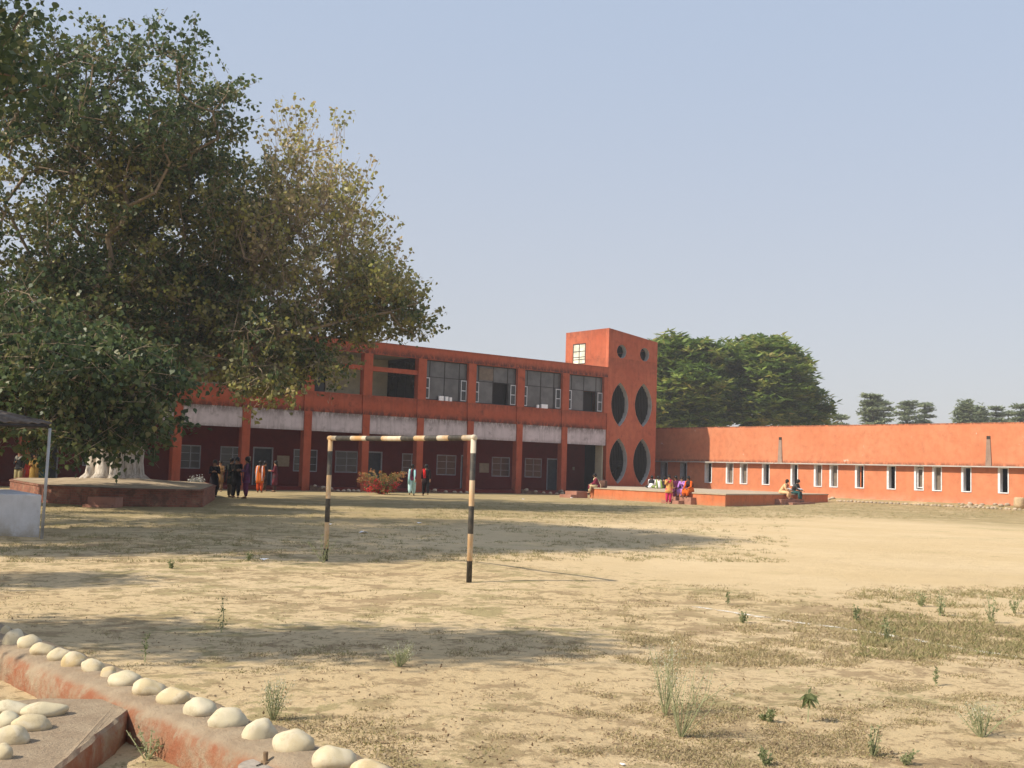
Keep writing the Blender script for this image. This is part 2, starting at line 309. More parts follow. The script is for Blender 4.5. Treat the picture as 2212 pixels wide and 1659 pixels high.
# ------------------------------------------------------------------ mesh helpers
def tag(o, label=None, cat=None, group=None, kind=None):
    if label: o['label'] = label
    if cat: o['category'] = cat
    if group: o['group'] = group
    if kind: o['kind'] = kind
    return o
def empty(name, loc=(0, 0, 0), rz=0, label=None, cat=None, group=None):
    o = bpy.data.objects.new(name, None); COL.objects.link(o); o.location = loc; o.rotation_euler = (0, 0, rz); o.empty_display_size = .2
    return tag(o, label, cat, group)
def link_mesh(name, me, mats, parent=None, smooth=False):
    o = bpy.data.objects.new(name, me); COL.objects.link(o)
    for m in (mats if isinstance(mats, (list, tuple)) else [mats]): me.materials.append(m)
    if smooth: me.polygons.foreach_set('use_smooth', np.ones(len(me.polygons), bool))
    if parent is not None:
        o.parent = parent
        o.matrix_parent_inverse = Matrix.Identity(4)
    return o
class MB:
    """collects boxes, tubes, prisms and blobs in world space; build() makes one mesh relative to its parent's location"""
    def __init__(s): s.v = []; s.f = []
    def add(s, vs, fs):
        n = len(s.v); s.v += [tuple(map(float, v)) for v in vs]; s.f += [tuple(i+n for i in f) for f in fs]; return s
    def box(s, x0, x1, y0, y1, z0, z1):
        v = [(x, y, z) for z in (z0, z1) for y in (y0, y1) for x in (x0, x1)]
        return s.add(v, [(0, 2, 3, 1), (4, 5, 7, 6), (0, 1, 5, 4), (2, 6, 7, 3), (0, 4, 6, 2), (1, 3, 7, 5)])
    def prism(s, poly, z0, z1, z1s=None):
        n = len(poly); v = [(x, y, z0) for x, y in poly]+[(x, y, (z1s[i] if z1s else z1)) for i, (x, y) in enumerate(poly)]
        a = sum(poly[i][0]*poly[(i+1) % n][1]-poly[(i+1) % n][0]*poly[i][1] for i in range(n))
        f = [tuple(range(n-1, -1, -1)), tuple(range(n, 2*n))]+[(i, (i+1) % n, (i+1) % n+n, i+n) for i in range(n)]
        if a < 0: f = [tuple(reversed(q)) for q in f]
        return s.add(v, f)
    def tube(s, pts, rad, n=8, cap=True, ref=None, ry=None):
        pts = [np.array(p, float) for p in pts]; k = len(pts)
        if not isinstance(rad, (list, tuple)): rad = [rad]*k
        if ry is None: ry = rad
        vs = []; prev = None
        for i, p in enumerate(pts):
            t = pts[min(i+1, k-1)]-pts[max(i-1, 0)]; t = t/(np.linalg.norm(t)+1e-9)
            r = np.array(ref if ref is not None else (prev if prev is not None else ((1, 0, 0) if abs(t[0]) < .8 else (0, 1, 0))), float)
            a = r-t*r.dot(t); a /= (np.linalg.norm(a)+1e-9); prev = a; b = np.cross(t, a)
            for j in range(n):
                q = 2*PI*j/n; vs.append(p+a*rad[i]*math.cos(q)+b*ry[i]*math.sin(q))
        fs = [(i*n+j, i*n+(j+1) % n, (i+1)*n+(j+1) % n, (i+1)*n+j) for i in range(k-1) for j in range(n)]
        if cap: fs += [tuple(range(n-1, -1, -1)), tuple((k-1)*n+j for j in range(n))]
        return s.add(vs, fs)
    def quad(s, a, b, c, d): return s.add([a, b, c, d], [(0, 1, 2, 3)])
    def blob(s, c, r, seg=10, rings=6, f=None):
        vs = [(c[0], c[1], c[2]-r[2])]
        for i in range(1, rings):
            t = -PI/2+PI*i/rings
            for j in range(seg):
                q = 2*PI*j/seg; d = np.array([math.cos(t)*math.cos(q), math.cos(t)*math.sin(q), math.sin(t)]); k = f(d) if f else 1
                vs.append((c[0]+d[0]*r[0]*k, c[1]+d[1]*r[1]*k, c[2]+d[2]*r[2]*k))
        vs.append((c[0], c[1], c[2]+r[2])); fs = []
        for j in range(seg):
            fs.append((0, 1+(j+1) % seg, 1+j))
            for i in range(rings-2): fs.append((1+i*seg+j, 1+i*seg+(j+1) % seg, 1+(i+1)*seg+(j+1) % seg, 1+(i+1)*seg+j))
            fs.append((1+(rings-2)*seg+j, 1+(rings-2)*seg+(j+1) % seg, len(vs)-1))
        return s.add(vs, fs)
    def build(s, name, mat, parent=None, smooth=False, bevel=0, local=False):
        me = bpy.data.meshes.new(name)
        off = np.zeros(3)
        if parent is not None and not local:
            pr = parent
            while pr is not None: off += np.array(pr.location); pr = pr.parent
        me.from_pydata([tuple(np.array(v)-off) for v in s.v], [], s.f); me.update()
        o = link_mesh(name, me, mat, parent, smooth)
        if bevel:
            md = o.modifiers.new('bevel', 'BEVEL'); md.width = bevel; md.segments = 2; md.limit_method = 'ANGLE'
        return o
def cloud(name, V, mat, parent=None, tint=None):
    """V: (n,k,3) array of k-gons in world space -> one mesh"""
    n, k = V.shape[:2]
    off = np.zeros(3)
    pr = parent
    while pr is not None: off += np.array(pr.location); pr = pr.parent
    me = bpy.data.meshes.new(name); me.vertices.add(n*k); me.vertices.foreach_set('co', (V-off).astype(np.float32).ravel())
    me.loops.add(n*k); me.loops.foreach_set('vertex_index', np.arange(n*k, dtype=np.int32))
    me.polygons.add(n); me.polygons.foreach_set('loop_start', np.arange(0, n*k, k, dtype=np.int32))
    try: me.polygons.foreach_set('loop_total', np.full(n, k, np.int32))
    except Exception: pass
    if tint is not None:
        at = me.attributes.new('tint', 'FLOAT', 'POINT'); at.data.foreach_set('value', np.repeat(tint, k).astype(np.float32))
    me.update(calc_edges=True); me.validate()
    return link_mesh(name, me, mat, parent)
def unit(a): return a/(np.linalg.norm(a, axis=-1, keepdims=True)+1e-9)
HEART = np.array([(0, 0), (.42, .18), (.5, .5), (.22, .82), (0, 1.18), (-.22, .82), (-.5, .5), (-.42, .18)])
KITE = np.array([(0, 0), (.42, .42), (0, 1.1), (-.42, .42)])
def leaves(pos, size, droop=.5, shape=KITE, out=None, flat=.0):
    """leaf polygons at pos; axis = where the leaf points, hanging by droop"""
    n = len(pos); d = RNG.normal(size=(n, 3))
    if out is not None: d = d*.7+out*.9
    d[:, 2] -= droop*1.6; d = unit(d)
    nn = RNG.normal(size=(n, 3)); nn[:, 2] += flat*3; w = unit(np.cross(d, nn))
    sz = (size*RNG.uniform(.7, 1.25, n))[:, None, None]
    return pos[:, None, :]+sz*(shape[None, :, 0:1]*w[:, None, :]+shape[None, :, 1:2]*d[:, None, :])

# ------------------------------------------------------------------ ground sheet
def graded(lo, hi, near, fine, grow=1.12):
    a = [near]; s = fine
    while a[-1] < hi: a.append(a[-1]+s); s = fine if a[-1] < near+16 else s*grow
    b = [near]; s = fine
    while b[-1] > lo: b.append(b[-1]-s); s = s*1.2
    return np.array(sorted(set(b[1:]+a)))
gx = graded(-1500, 2500, 1.0, .17); gx = np.unique(np.concatenate([gx, np.linspace(1.9, 3.0, 45), np.linspace(45, 61, 60)]))
gy = graded(-1500, 2500, 1.5, .17)
XX, YY = np.meshgrid(gx, gy); ZZ = gz(XX, YY); nx, ny = len(gx), len(gy)
me = bpy.data.meshes.new('ground')
idx = np.arange(nx*ny).reshape(ny, nx)
fs = np.stack([idx[:-1, :-1], idx[:-1, 1:], idx[1:, 1:], idx[1:, :-1]], -1).reshape(-1, 4)
me.from_pydata(np.stack([XX, YY, ZZ], -1).reshape(-1, 3).tolist(), [], fs.tolist())
tag(link_mesh('ground', me, M['ground'], smooth=True), kind='structure')

# ------------------------------------------------------------------ main building
YF = 56.2; YB = 59.2
B = empty('school_building', (30, YF, 0), 0, 'long two-storey red school block with square stair tower at its right end', 'building')
CX = [48.45, 44.67, 40.8, 37.1, 33.36, 29.63, 25.97, 22.2, 18.5, 14.8, 11.1, 7.4, 3.7, 0.0]
XL = -2.0; XT0 = 52.2; XT1 = 56.9
for cx in CX:
    m = MB(); m.box(cx-.225, cx+.225, YF, YF+.42, 0, 4.42); m.box(cx-.29, cx+.29, YF, YF+.42, 4.42, 7.96)
    m.build('column', [M['facade']], B)
edges = [XT0]+CX+[XL]
m1, m2 = MB(), MB()
for i in range(len(CX)+1):
    a = edges[i+1]+(.29 if i < len(CX) else 0); b = edges[i]-(.29 if i else 0)
    a2 = edges[i+1]+(.225 if i < len(CX) else 0); b2 = edges[i]-(.225 if i else 0)
    m1.box(a, b, YF+.07, YF+.3, 4.42, 5.55)
    MB().box(a2, b2, YF+.10, YF+.3, 3.33, 4.417).build('whitewashed_panel', M['white_band'], B)
m1.build('spandrel_wall', M['facade'], B)
MB().box(XL, XT0, YF, YF+.25, 7.963, 8.68).build('parapet', M['facade'], B)
mm = MB().box(XL, XT0, YF+.25, YF+.32, 8.62, 8.70)
MB().box(XL, XT0-.002, YF+.253, 66, 8.05, 8.3).build('roof_slab', M['soffit'], B)
MB().box(XL, XT0-.002, YF+.303, 66, 4.3, 4.5).build('floor_slab', M['soffit'], B)
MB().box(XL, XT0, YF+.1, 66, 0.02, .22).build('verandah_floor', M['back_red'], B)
MB().box(XL, 36.8, 66.0, 66.2, .22, 8.6).build('rear_wall', M['cream'], B)
# ground floor back wall with real openings
def wall_with_openings(name, mat, x0, x1, y0, y1, z0, z1, ops, parent):
    """ops: (xa, xb, za, zb) rectangles cut out of an XZ wall"""
    ops = sorted(ops); m = MB(); x = x0
    for (a, b, za, zb) in ops:
        if a > x: m.box(x, a, y0, y1, z0, z1)
        if za > z0: m.box(a, b, y0, y1, z0, za)
        if zb < z1: m.box(a, b, y0, y1, zb, z1)
        x = b
    if x < x1: m.box(x, x1, y0, y1, z0, z1)
    return m.build(name, mat, parent)
def xat(px): return PY(px[0], px[1], YB)[0]
def zat(px): return PY(px[0], px[1], YB)[2]
wins = [(z4(-60, 1150), z4(120, 1150)), (z4(290, 1160), z4(505, 1160)), (z4(930, 1185), z4(1138, 1185)), (z4(1295, 1200), z4(1490, 1200)), (z4(1878, 1210), z4(2045, 1210)),
        (z5(348, 1140), z5(505, 1140)), (z5(795, 1150), z5(940, 1150)), (z5(1062, 1160), z5(1198, 1160))]
doors = [(z4(575, 1200), z4(750, 1200)), (z4(1560, 1200), z4(1705, 1200)), (z5(543, 1180), z5(625, 1180)), (z5(1240, 1190), z5(1335, 1190))]
W = [(xat(a), xat(b)) for a, b in wins]; D = [(xat(a), xat(b)) for a, b in doors]
WZ = (1.03, 2.32)
W += [(18.4, 19.7), (12.2, 13.5), (8.3, 9.6), (4.6, 5.9)]; D += [(16.2, 17.2), (10.3, 11.2), (2.2, 3.2)]
ops = [(a, b, WZ[0], WZ[1]) for a, b in W]+[(a, b, .222, 2.36) for a, b in D]
PASS0, PASS1 = 52.95, 54.4
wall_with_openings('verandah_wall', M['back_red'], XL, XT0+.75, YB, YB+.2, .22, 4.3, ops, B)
MB().box(XL, XT0+.75, YB+2.6, YB+2.7, .22, 4.3).build('inner_wall', M['room_shade'], B)
def win_unit(x0, x1, z0, z1, y, parent, cols, rows, fm, gm, name='window', fw_=.06, mid=.05):
    f = MB()
    f.box(x0, x0+fw_, y, y+.06, z0, z1); f.box(x1-fw_, x1, y, y+.06, z0, z1)
    f.box(x0+fw_, x1-fw_, y+.001, y+.059, z1-fw_, z1-.001); f.box(x0+fw_, x1-fw_, y+.001, y+.059, z0+.001, z0+fw_)
    for i in range(1, cols):
        c = x0+(x1-x0)*i/cols; f.box(c-mid/2, c+mid/2, y+.003, y+.057, z0+fw_, z1-fw_)
    for j in range(1, rows):
        c = z0+(z1-z0)*j/rows; f.box(x0+fw_, x1-fw_, y+.012, y+.045, c-.012, c+.012)
    fo = f.build(name, fm, parent)
    MB().box(x0+fw_, x1-fw_, y+.022, y+.03, z0+fw_, z1-fw_).build('pane', gm, fo)
    return fo
for a, b in W:
    nc = 1 if b-a < .9 else 2
    win_unit(a, b, WZ[0], WZ[1], YB-.02, B, nc, 3, M['frame'], M['glass_dark'])
for i, (a, b) in enumerate(D):
    f = MB(); f.box(a, a+.07, YB-.02, YB+.08, .22, 2.36); f.box(b-.07, b, YB-.02, YB+.08, .22, 2.36); f.box(a+.07, b-.07, YB-.019, YB+.079, 2.28, 2.36)
    fo = f.build('door_frame', M['frame'], B)
    MB().box(a+.07, b-.07, YB+.12, YB+.16, .222, 2.28).build('door', M['door'], fo)
# passage at the right end of the ground floor
MB().box(XT0+.75, XT0+3.0, YB+1.6, YB+1.7, .22, 4.3).build('passage_wall', M['grey_wall'], B)
gx0, gx1 = PY(*z5(1552, 1150), YB+1.6)[0], PY(*z5(1668, 1150), YB+1.6)[0]
win_unit(gx0, gx1, .22, 2.5, YB+1.52, B, 2, 1, M['frame_dim'], M['glass_dark'], 'passage_gate')
MB().tube([(gx0+.9, YB+1.5, 1.4), (gx1-.05, YB+1.5, 2.4)], .02, 6).build('gate_brace', M['frame_dim'], B)
MB().box(XT0-.10, XT0-.003, YF+.32, YF+1.0, .22, 3.33).build('cream_jamb', M['cream'], B)
# upper floor: open loggia bays on the left, glazed rooms on the right
YU = 59.7
lo = PY(*z4(1120, 450), YU)[0]; hi_ = PY(*z4(1215, 450), YU)[0]
uo = [(lo, hi_, 5.3, 7.4), (PY(*z4(838, 450), YU)[0], PY(*z4(1012, 450), YU)[0], 5.4, 7.3), (PY(*z4(585, 450), YU)[0], PY(*z4(795, 450), YU)[0], 5.4, 7.3), (17.5, 19.2, 5.4, 7.3), (13.5, 14.9, 4.52, 7.1), (8, 9.6, 5.4, 7.3)]
wall_with_openings('loggia_wall', M['cream'], XL, 36.9, YU, YU+.2, 4.5, 8.05, uo, B)
for k, (a, b, za, zb) in enumerate(uo):
    if k == 1:
        f = MB(); f.box(a, a+.06, YU+.03, YU+.12, za, zb); f.box(b-.06, b, YU+.03, YU+.12, za, zb); f.box(a+.06, b-.06, YU+.04, YU+.11, zb-.06, zb)
        for q in (.35, .62): f.box(a+(b-a)*q-.02, a+(b-a)*q+.02, YU+.05, YU+.1, za, zb-.06)
        f.build('window', M['mullion'], B)
        MB().box(a-.8, b+.8, YU+2.8, YU+2.9, 4.5, 5.7).build('inner_partition', M['room_shade'], B)
    else: win_unit(a, b, za, zb, YU+.05, B, 2, 2, M['mullion'], M['glass_dark'], 'window')
# shutters beside the open window
for (xa, xb) in ((z4(868, 510), z4(900, 510)), (z4(920, 510), z4(952, 510))):
    a, b = PY(*xa, YU-.12)[0], PY(*xb, YU-.12)[0]
    MB().box(a, b, YU-.14, YU-.11, PY(xa[0], z4(0, 545)[1], YU-.12)[2], PY(xa[0], z4(0, 495)[1], YU-.12)[2]).build('shutter', M['frame_white'], B)
# dark glazed partition closing the loggia
f = MB(); px_ = 36.86; ya, yb = YF+.42, YU
f.box(px_-.05, px_+.05, ya, yb, 7.86, 8.05)
for q in (0, .34, .67, 1.0): yy = ya+(yb-ya)*q; f.box(px_-.04, px_+.04, yy-.03, yy+.03, 4.5, 7.86)
f.box(px_-.03, px_+.03, ya, yb, 7.0, 7.05)
pf = f.build('glazed_partition', M['mullion'], B); MB().box(px_-.01, px_+.01, ya+.03, yb-.03, 4.5, 7.85).build('pane', M['glass_dark'], pf)
# orange mid rail across the open bays
for (a, b) in ((CX[4], CX[3]), (CX[5], CX[4]), (CX[6], CX[5]), (CX[7], CX[6]), (CX[8], CX[7])):
    MB().box(a+.29, b-.29, YF+.1, YF+.26, 6.98, 7.25).build('mid_rail', M['facade'], B)
# glazed bays
MB().box(37.0, XT0, YF+3.4, YF+3.5, 4.5, 8.05).build('classroom_wall', M['room_shade'], B)
bays = [(CX[3]+.29, CX[2]-.29, 0), (CX[2]+.29, CX[1]-.29, 1), (CX[1]+.29, CX[0]-.29, 2), (CX[0]+.29, XT0-.32, 3)]
MB().box(XT0-.32, XT0, YF+.002, YF+.3, 5.55, 7.96).build('end_pier', M['facade'], B)
for a, b, k in bays:
    y = YF+.22; f = MB(); w = b-a
    f.box(a, b, y, y+.06, 5.553, 5.61); f.box(a, b, y, y+.06, 7.90, 7.958); f.box(a, a+.04, y, y+.06, 5.61, 7.90); f.box(b-.04, b, y, y+.06, 5.61, 7.90)
    ks = (.12, .47, .82) if k != 1 else (.10, .45, .80)
    for q in ks: f.box(a+w*q-.022, a+w*q+.022, y+.002, y+.058, 5.61, 7.90)
    f.box(a+.04, b-.04, y+.004, y+.055, 6.93, 6.97)
    fo = f.build('glazed_bay', M['mullion'], B)
    # top lights and lower panes, some slid open
    MB().box(a+.04, b-.04, y+.02, y+.03, 6.97, 7.90).build('pane', M['glass'], fo)
    segs = [(0, .12), (.12, .47), (.47, .82), (.82, 1)]
    for j, (p, q) in enumerate(segs):
        openp = (k == 1 and j in (2,)) or (k == 3 and j == 2)
        if not openp: MB().box(a+w*p+.03, a+w*q-.03, y+.02, y+.03, 5.61, 6.93).build('pane', M['glass'], fo)
        else: MB().box(a+w*p+.03, a+w*q-.03, y+.3, y+.32, 5.61, 6.93).build('pane', M['room_shade'], fo)  # open gap: near-black sheet set behind it as painted room shade
    if k == 1: MB().box(a+w*.10+.03, a+w*.45-.03, y-.02, y-.005, 7.05, 7.80).build('pane', M['tanpane'], fo)
    for (s0, s1, ang) in ((a+.02, a+.34, 0), (b-.46, b-.03, 0)):
        sh = MB(); t = .055; ys = y-.075
        sh.box(s0, s0+t, ys, ys+.035, 5.62, 6.90); sh.box(s1-t, s1, ys, ys+.035, 5.62, 6.90)
        for zc in (5.62, 6.23, 6.84): sh.box(s0+t, s1-t, ys+.001, ys+.034, zc, zc+.06)
        so = sh.build('shutter', M['shutter'], B); MB().box(s0+t, s1-t, ys+.012, ys+.02, 5.68, 6.84).build('pane', M['glass_dark'], so)
def sill_box(px0, px1, py, h, lab, gid):
    a, b = PY(*px0, YF+.10)[0], PY(*px1, YF+.10)[0]
    o = MB().box(a, b, YF+.074, YF+.19, 5.553, 5.553+h).build('carton', M['paper']); 
    me = o.data
    tag(o, lab, 'carton', gid)
sill_box(z5(370, 575), z5(407, 575), 0, .28, 'wide white carton on the window ledge of the first glazed bay', 'cartons on the upper window ledges')
sill_box(z5(420, 577), z5(444, 577), 0, .27, 'narrow white carton beside the wide one on the first glazed bay ledge', 'cartons on the upper window ledges')
sill_box(z5(455, 580), z5(473, 580), 0, .24, 'small cream carton, right-most of three on the first glazed bay ledge', 'cartons on the upper window ledges')
sill_box(z5(1162, 645), z5(1178, 645), 0, .20, 'small pale carton on the ledge of the third glazed bay', 'cartons on the upper window ledges')
sill_box(z5(1198, 645), z5(1248, 645), 0, .26, 'wide pale carton on the ledge of the third glazed bay', 'cartons on the upper window ledges')

# stair tower: front wall with circular and pointed openings
def vesica(cx, cz, w, h, n=14):
    r = (h*h/4+w*w/4)/w; pts = []                      # two arcs meeting at top and bottom points
    a = math.asin((h/2)/r)
    for i in range(n): t = -a+2*a*i/n; pts.append((cx-(r-w/2)+r*math.cos(t), cz+r*math.sin(t)))
    for i in range(n): t = PI-a+2*a*i/n; pts.append((cx+(r-w/2)+r*math.cos(t), cz+r*math.sin(t)))
    return pts
def circ(cx, cz, w, h, n=24): return [(cx+w/2*math.cos(2*PI*i/n), cz+h/2*math.sin(2*PI*i/n)) for i in range(n)]
holes = [vesica(53.36, 6.2, 1.62, 3.05), vesica(55.62, 6.28, 1.66, 3.05), vesica(53.33, 2.33, 1.68, 3.12), vesica(55.6, 2.33, 1.70, 3.25), circ(53.42, 9.86, .90, .95), circ(55.64, 9.84, .90, .95)]
TZL, TZR = 11.38, 10.82
cu = bpy.data.curves.new('tmp', 'CURVE'); cu.dimensions = '2D'; cu.fill_mode = 'BOTH'; cu.extrude = .15
for poly in [[(XT0, 0), (XT1, 0), (XT1, TZR), (XT0, TZL)]]+holes:
    sp = cu.splines.new('POLY'); sp.points.add(len(poly)-1); sp.use_cyclic_u = True
    for i, (a, b) in enumerate(poly): sp.points[i].co = (a, b, 0, 1)
to = bpy.data.objects.new('tmp', cu); COL.objects.link(to); dg = bpy.context.evaluated_depsgraph_get(); dg.update()
tm = bpy.data.meshes.new_from_object(to.evaluated_get(dg)); bpy.data.objects.remove(to)
for v in tm.vertices: x, z, t = v.co; v.co = (x-30, t+.15, z)
tm.materials.clear(); tw = link_mesh('tower_front_wall', tm, M['tower'], B)
for i, h in enumerate(holes):
    c = (sum(p[0] for p in h)/len(h), sum(p[1] for p in h)/len(h)); n = len(h); m = MB()
    jag = [1-.004*(i2 % 3)-.006 for i2 in range(n)]
    pts = [(c[0]+(x-c[0])*j, c[1]+(z-c[1])*j) for (x, z), j in zip(h, jag)]
    pin = [(c[0]+(x-c[0])*(j-.016), c[1]+(z-c[1])*(j-.008)) for (x, z), j in zip(h, jag)]
    vs = [(x, YF-.006, z) for x, z in pts]+[(x, YF+.36, z) for x, z in pts]+[(x, YF+.36, z) for x, z in pin]+[(x, YF+.02, z) for x, z in pin]
    m.add(vs, [(a*n+k, a*n+(k+1) % n, ((a+1) % 4)*n+(k+1) % n, ((a+1) % 4)*n+k) for a in range(4) for k in range(n)])
    rv = m.build('tower_opening', M['reveal'], B)
    g = MB(); zs = [p[1] for p in h]; xs = [p[0] for p in h]; x = min(xs)+.12
    while x < max(xs)-.05:
        if i < 4:
            w = max(xs)-min(xs); hh = max(zs)-min(zs); r = (hh*hh/4+w*w/4)/w; dx = abs(x-c[0]); q = r*r-(dx+r-w/2)**2
            zz = math.sqrt(max(q, 0))
        else: zz = math.sqrt(max(0, .46**2-(x-c[0])**2))
        if zz > .08: g.box(x-.012, x+.012, YF+.30, YF+.32, c[1]-zz, c[1]+zz)
        x += .155
    g.build('grille', M['dark_iron'], rv)
# tower sides, rear, roof
TB = 60.7
m = MB()
m.prism([(XT0, YF+.303), (XT0+.2, YF+.303), (XT0+.2, 58.56), (XT0, 58.56)], 4.3, TZL)
m.prism([(XT0, 59.9), (XT0+.2, 59.9), (XT0+.2, TB), (XT0, TB)], 4.3, TZL)
m.box(XT0, XT0+.2, 58.56, 59.9, 4.3, 9.05); m.box(XT0, XT0+.2, 58.56, 59.9, 10.5, TZL)
m.build('tower_side_wall', M['tower'], B)
MB().prism([(XT1-.2, YF+.303), (XT1, YF+.303), (XT1, TB), (XT1-.2, TB)], 0, TZR-.03).build('tower_side_wall', M['tower'], B)
MB().prism([(XT0+.2, YF+.303), (XT1-.2, YF+.303), (XT1-.2, TB-.2), (XT0+.2, TB-.2)], 10.3, 10.4).build('tower_roof', M['room_shade'], B)
def slots(): 
    o = []
    for px, z0, z1 in (((725, 865), 0, 0),): pass
    for x in (725, 745, 768, 793, 818, 840): a = PY(*zt(x, 850), TB)[0]; o.append((a-.035, a+.035, 5.75, 6.02))
    for x in (717, 740, 762, 784, 806, 828): a = PY(*zt(x, 1265), TB)[0]; o.append((a-.035, a+.035, 2.55, 2.85))
    for j, (x, y) in enumerate(((532, 1475), (556, 1448), (578, 1420), (600, 1400))):
        p = PY(*zt(x, y), TB); o.append((p[0]-.03, p[0]+.03, p[2]-.17, p[2]+.17))  # stepped slits added to imitate the bright diagonal of the stair edge
    return o
so = slots(); groups = {}
m = MB(); xs = sorted({round(v, 3) for a, b, _, _ in so for v in (a, b)}|{XT0+.2, XT1-.2})
for a, b in zip(xs[:-1], xs[1:]):
    c = (a+b)/2; cuts = sorted((z0, z1) for (p, q, z0, z1) in so if p-.001 <= c <= q+.001); z = 0
    for z0, z1 in cuts:
        if z0 > z: m.box(a, b, TB-.2, TB, z, z0)
        z = max(z, z1)
    m.box(a, b, TB-.2, TB, z, TZR-.1)
m.build('tower_rear_wall', M['room_shade'], B)
MB().box(XT0+.203, XT0+.23, YF+.31, 58.5, .3, 8.9).build('shade_lining', M['room_shade'], B)  # thin near-black panels added on the side walls to imitate stairwell shade
MB().box(XT1-.23, XT1-.203, YF+.31, TB-.21, .3, 10.2).build('shade_lining', M['room_shade'], B)
MB().box(XT0+.24, XT1-.24, YF+.31, TB-.21, .1, .28).build('stair_floor', M['room_shade'], B)
# stair flights inside
m = MB(); 
for k in range(14): m.box(XT0+.5+k*.26, XT0+.76+k*.26, YF+2.2, YF+3.6, .2+k*.16, .32+k*.16)
m.build('stair_flight', M['mullion'], B)
# frosted window in the tower's left side
f = MB(); y0, y1, z0, z1 = 58.56, 59.9, 9.05, 10.5; X = XT0-.015
f.box(X, X+.06, y0, y0+.06, z0, z1); f.box(X, X+.06, y1-.06, y1, z0, z1); f.box(X, X+.06, y0+.06, y1-.06, z1-.06, z1); f.box(X, X+.06, y0+.06, y1-.06, z0, z0+.05)
f.box(X+.002, X+.058, (y0+y1)/2-.03, (y0+y1)/2+.03, z0+.05, z1-.06)
for zc in (9.38, 9.55, 9.95): f.box(X+.004, X+.056, y0+.06, y1-.06, zc-.022, zc+.022)
fo = f.build('frosted_window', M['mullion'], B); MB().box(X+.02, X+.03, y0+.06, y1-.06, z0+.05, z1-.06).build('pane', M['frost'], fo)

# notice boards
def board(pa, pb, lab):
    a, b = PY(*pa, YB-.03), PY(*pb, YB-.03); m = MB().box(a[0], b[0], YB-.045, YB-.022, b[2], a[2]); o = m.build('notice_board', M['board']); tag(o, lab, 'notice board', 'notice boards on the verandah wall')
board(z4(790, 1125), z4(893, 1222), 'cream notice board on the dark red wall right of the door with people')
board(z5(697, 1104), z5(771, 1182), 'cream notice board on the dark red wall behind the goal, right of its post')
board(z4(548, 1132), z4(560, 1172), 'tiny pale notice beside the left edge of the open door frame')
board(z5(1450, 1135), z5(1465, 1162), 'tiny pale notice on the dark wall of the end bay by the passage')

# ------------------------------------------------------------------ hall on the right
XR = 60.3
Hl = empty('hall_building', (XR, 40, .3), 0, 'long low orange hall with a row of narrow windows under a thin ledge', 'building')
def yr(px): return PX(px[0], px[1], XR)[1]
wl = [(z6(625, 1280), z6(688, 1280), 0), (z6(810, 1280), z6(875, 1280), 1), (z6(932, 1280), z6(998, 1280), 1), (z6(1125, 1290), z6(1192, 1290), 0), (z6(1375, 1290), z6(1440, 1290), 0),
      (z7(408, 950), z7(478, 950), 1), (z7(542, 950), z7(615, 950), 1), (z7(762, 950), z7(840, 950), 2), (z7(1035, 950), z7(1113, 950), 0), (z7(1270, 950), z7(1352, 950), 3), (z7(1425, 950), z7(1508, 950), 1), (z7(1675, 950), z7(1762, 950), 0), (z7(1990, 950), z7(2083, 950), 0)]
HW = [(yr(b), yr(a), k) for a, b, k in wl]+[(28.4, 29.03, 1), (25.1, 25.73, 0)]
HD = [(yr(z6(300, 1280)), yr(z6(240, 1280)), 4), (yr(z6(470, 1280)), yr(z6(410, 1280)), 4)]
ys = 22.0; m = MB(); Z0, Z1 = 0.1, 4.93; T = .3
for (a, b, k) in sorted(HW+HD):
    zlo = .35 if k == 4 else 1.0
    m.box(XR, XR+T, ys, a, Z0, Z1); m.box(XR, XR+T, a, b, Z0, zlo); m.box(XR, XR+T, a, b, 2.43, Z1); ys = b
m.box(XR, XR+T, ys, 66, Z0, Z1); m.build('wall', M['hall'], Hl)
MB().box(XR-.002, XR+T+.002, 21.9, 66.1, Z1+.002, Z1+.03).build('coping', M['hall'], Hl)
MB().box(XR-.38, XR-.002, 21.9, 66, 2.43, 2.50).build('ledge', M['concrete'], Hl)
MB().box(XR+T+.003, XR+8, 21.9, 66, 4.5, 4.62).build('roof_slab', M['concrete'], Hl)
MB().box(XR+3.2, XR+3.3, 21.9, 66, 0, 4.5).build('inner_wall', M['room_shade'], Hl)
MB().box(XR+.31, XR+8, 21.9, 22, 0, 4.5).build('end_wall', M['hall'], Hl)
MB().box(XR+.303, XR+3.19, 22.0, 66, .1, .32).build('hall_floor', M['room_shade'], Hl)
for (a, b, k) in HW:
    f = MB(); t = .055; z0, z1 = 1.0, 2.428
    f.box(XR-.03, XR+.22, a, a+t, z0, z1); f.box(XR-.03, XR+.27, b-.13, b, z0, z1); f.box(XR-.05, XR+.22, a+t, b-.13, z0, z0+.06); f.box(XR-.02, XR+.2, a+t, b-.13, z1-.05, z1)
    fo = f.build('window', M['frame_white'], Hl)
    if k in (1, 3): MB().box(XR+.20, XR+.215, a+t, b-.13, z0+.06, z1-.05).build('pane', M['tanpane'], fo)
    if k == 1 and a > 50: pass
    if k == 3:
        s = MB(); s.box(XR+.05, XR+.08, a+t+.02, a+t+.07, 1.15, 2.3); s.box(XR+.05, XR+.08, b-t-.17, b-t-.12, 1.15, 2.3); s.box(XR+.051, XR+.079, a+t+.07, b-t-.17, 1.15, 1.2); s.box(XR+.051, XR+.079, a+t+.07, b-t-.17, 2.25, 2.3); s.build('casement', M['frame_white'], fo)
    if k == 2: MB().box(XR+.1, XR+.14, (a+b)/2-.03, (a+b)/2+.03, z0+.06, z1-.05).build('curtain_strip', M['stage'], fo)
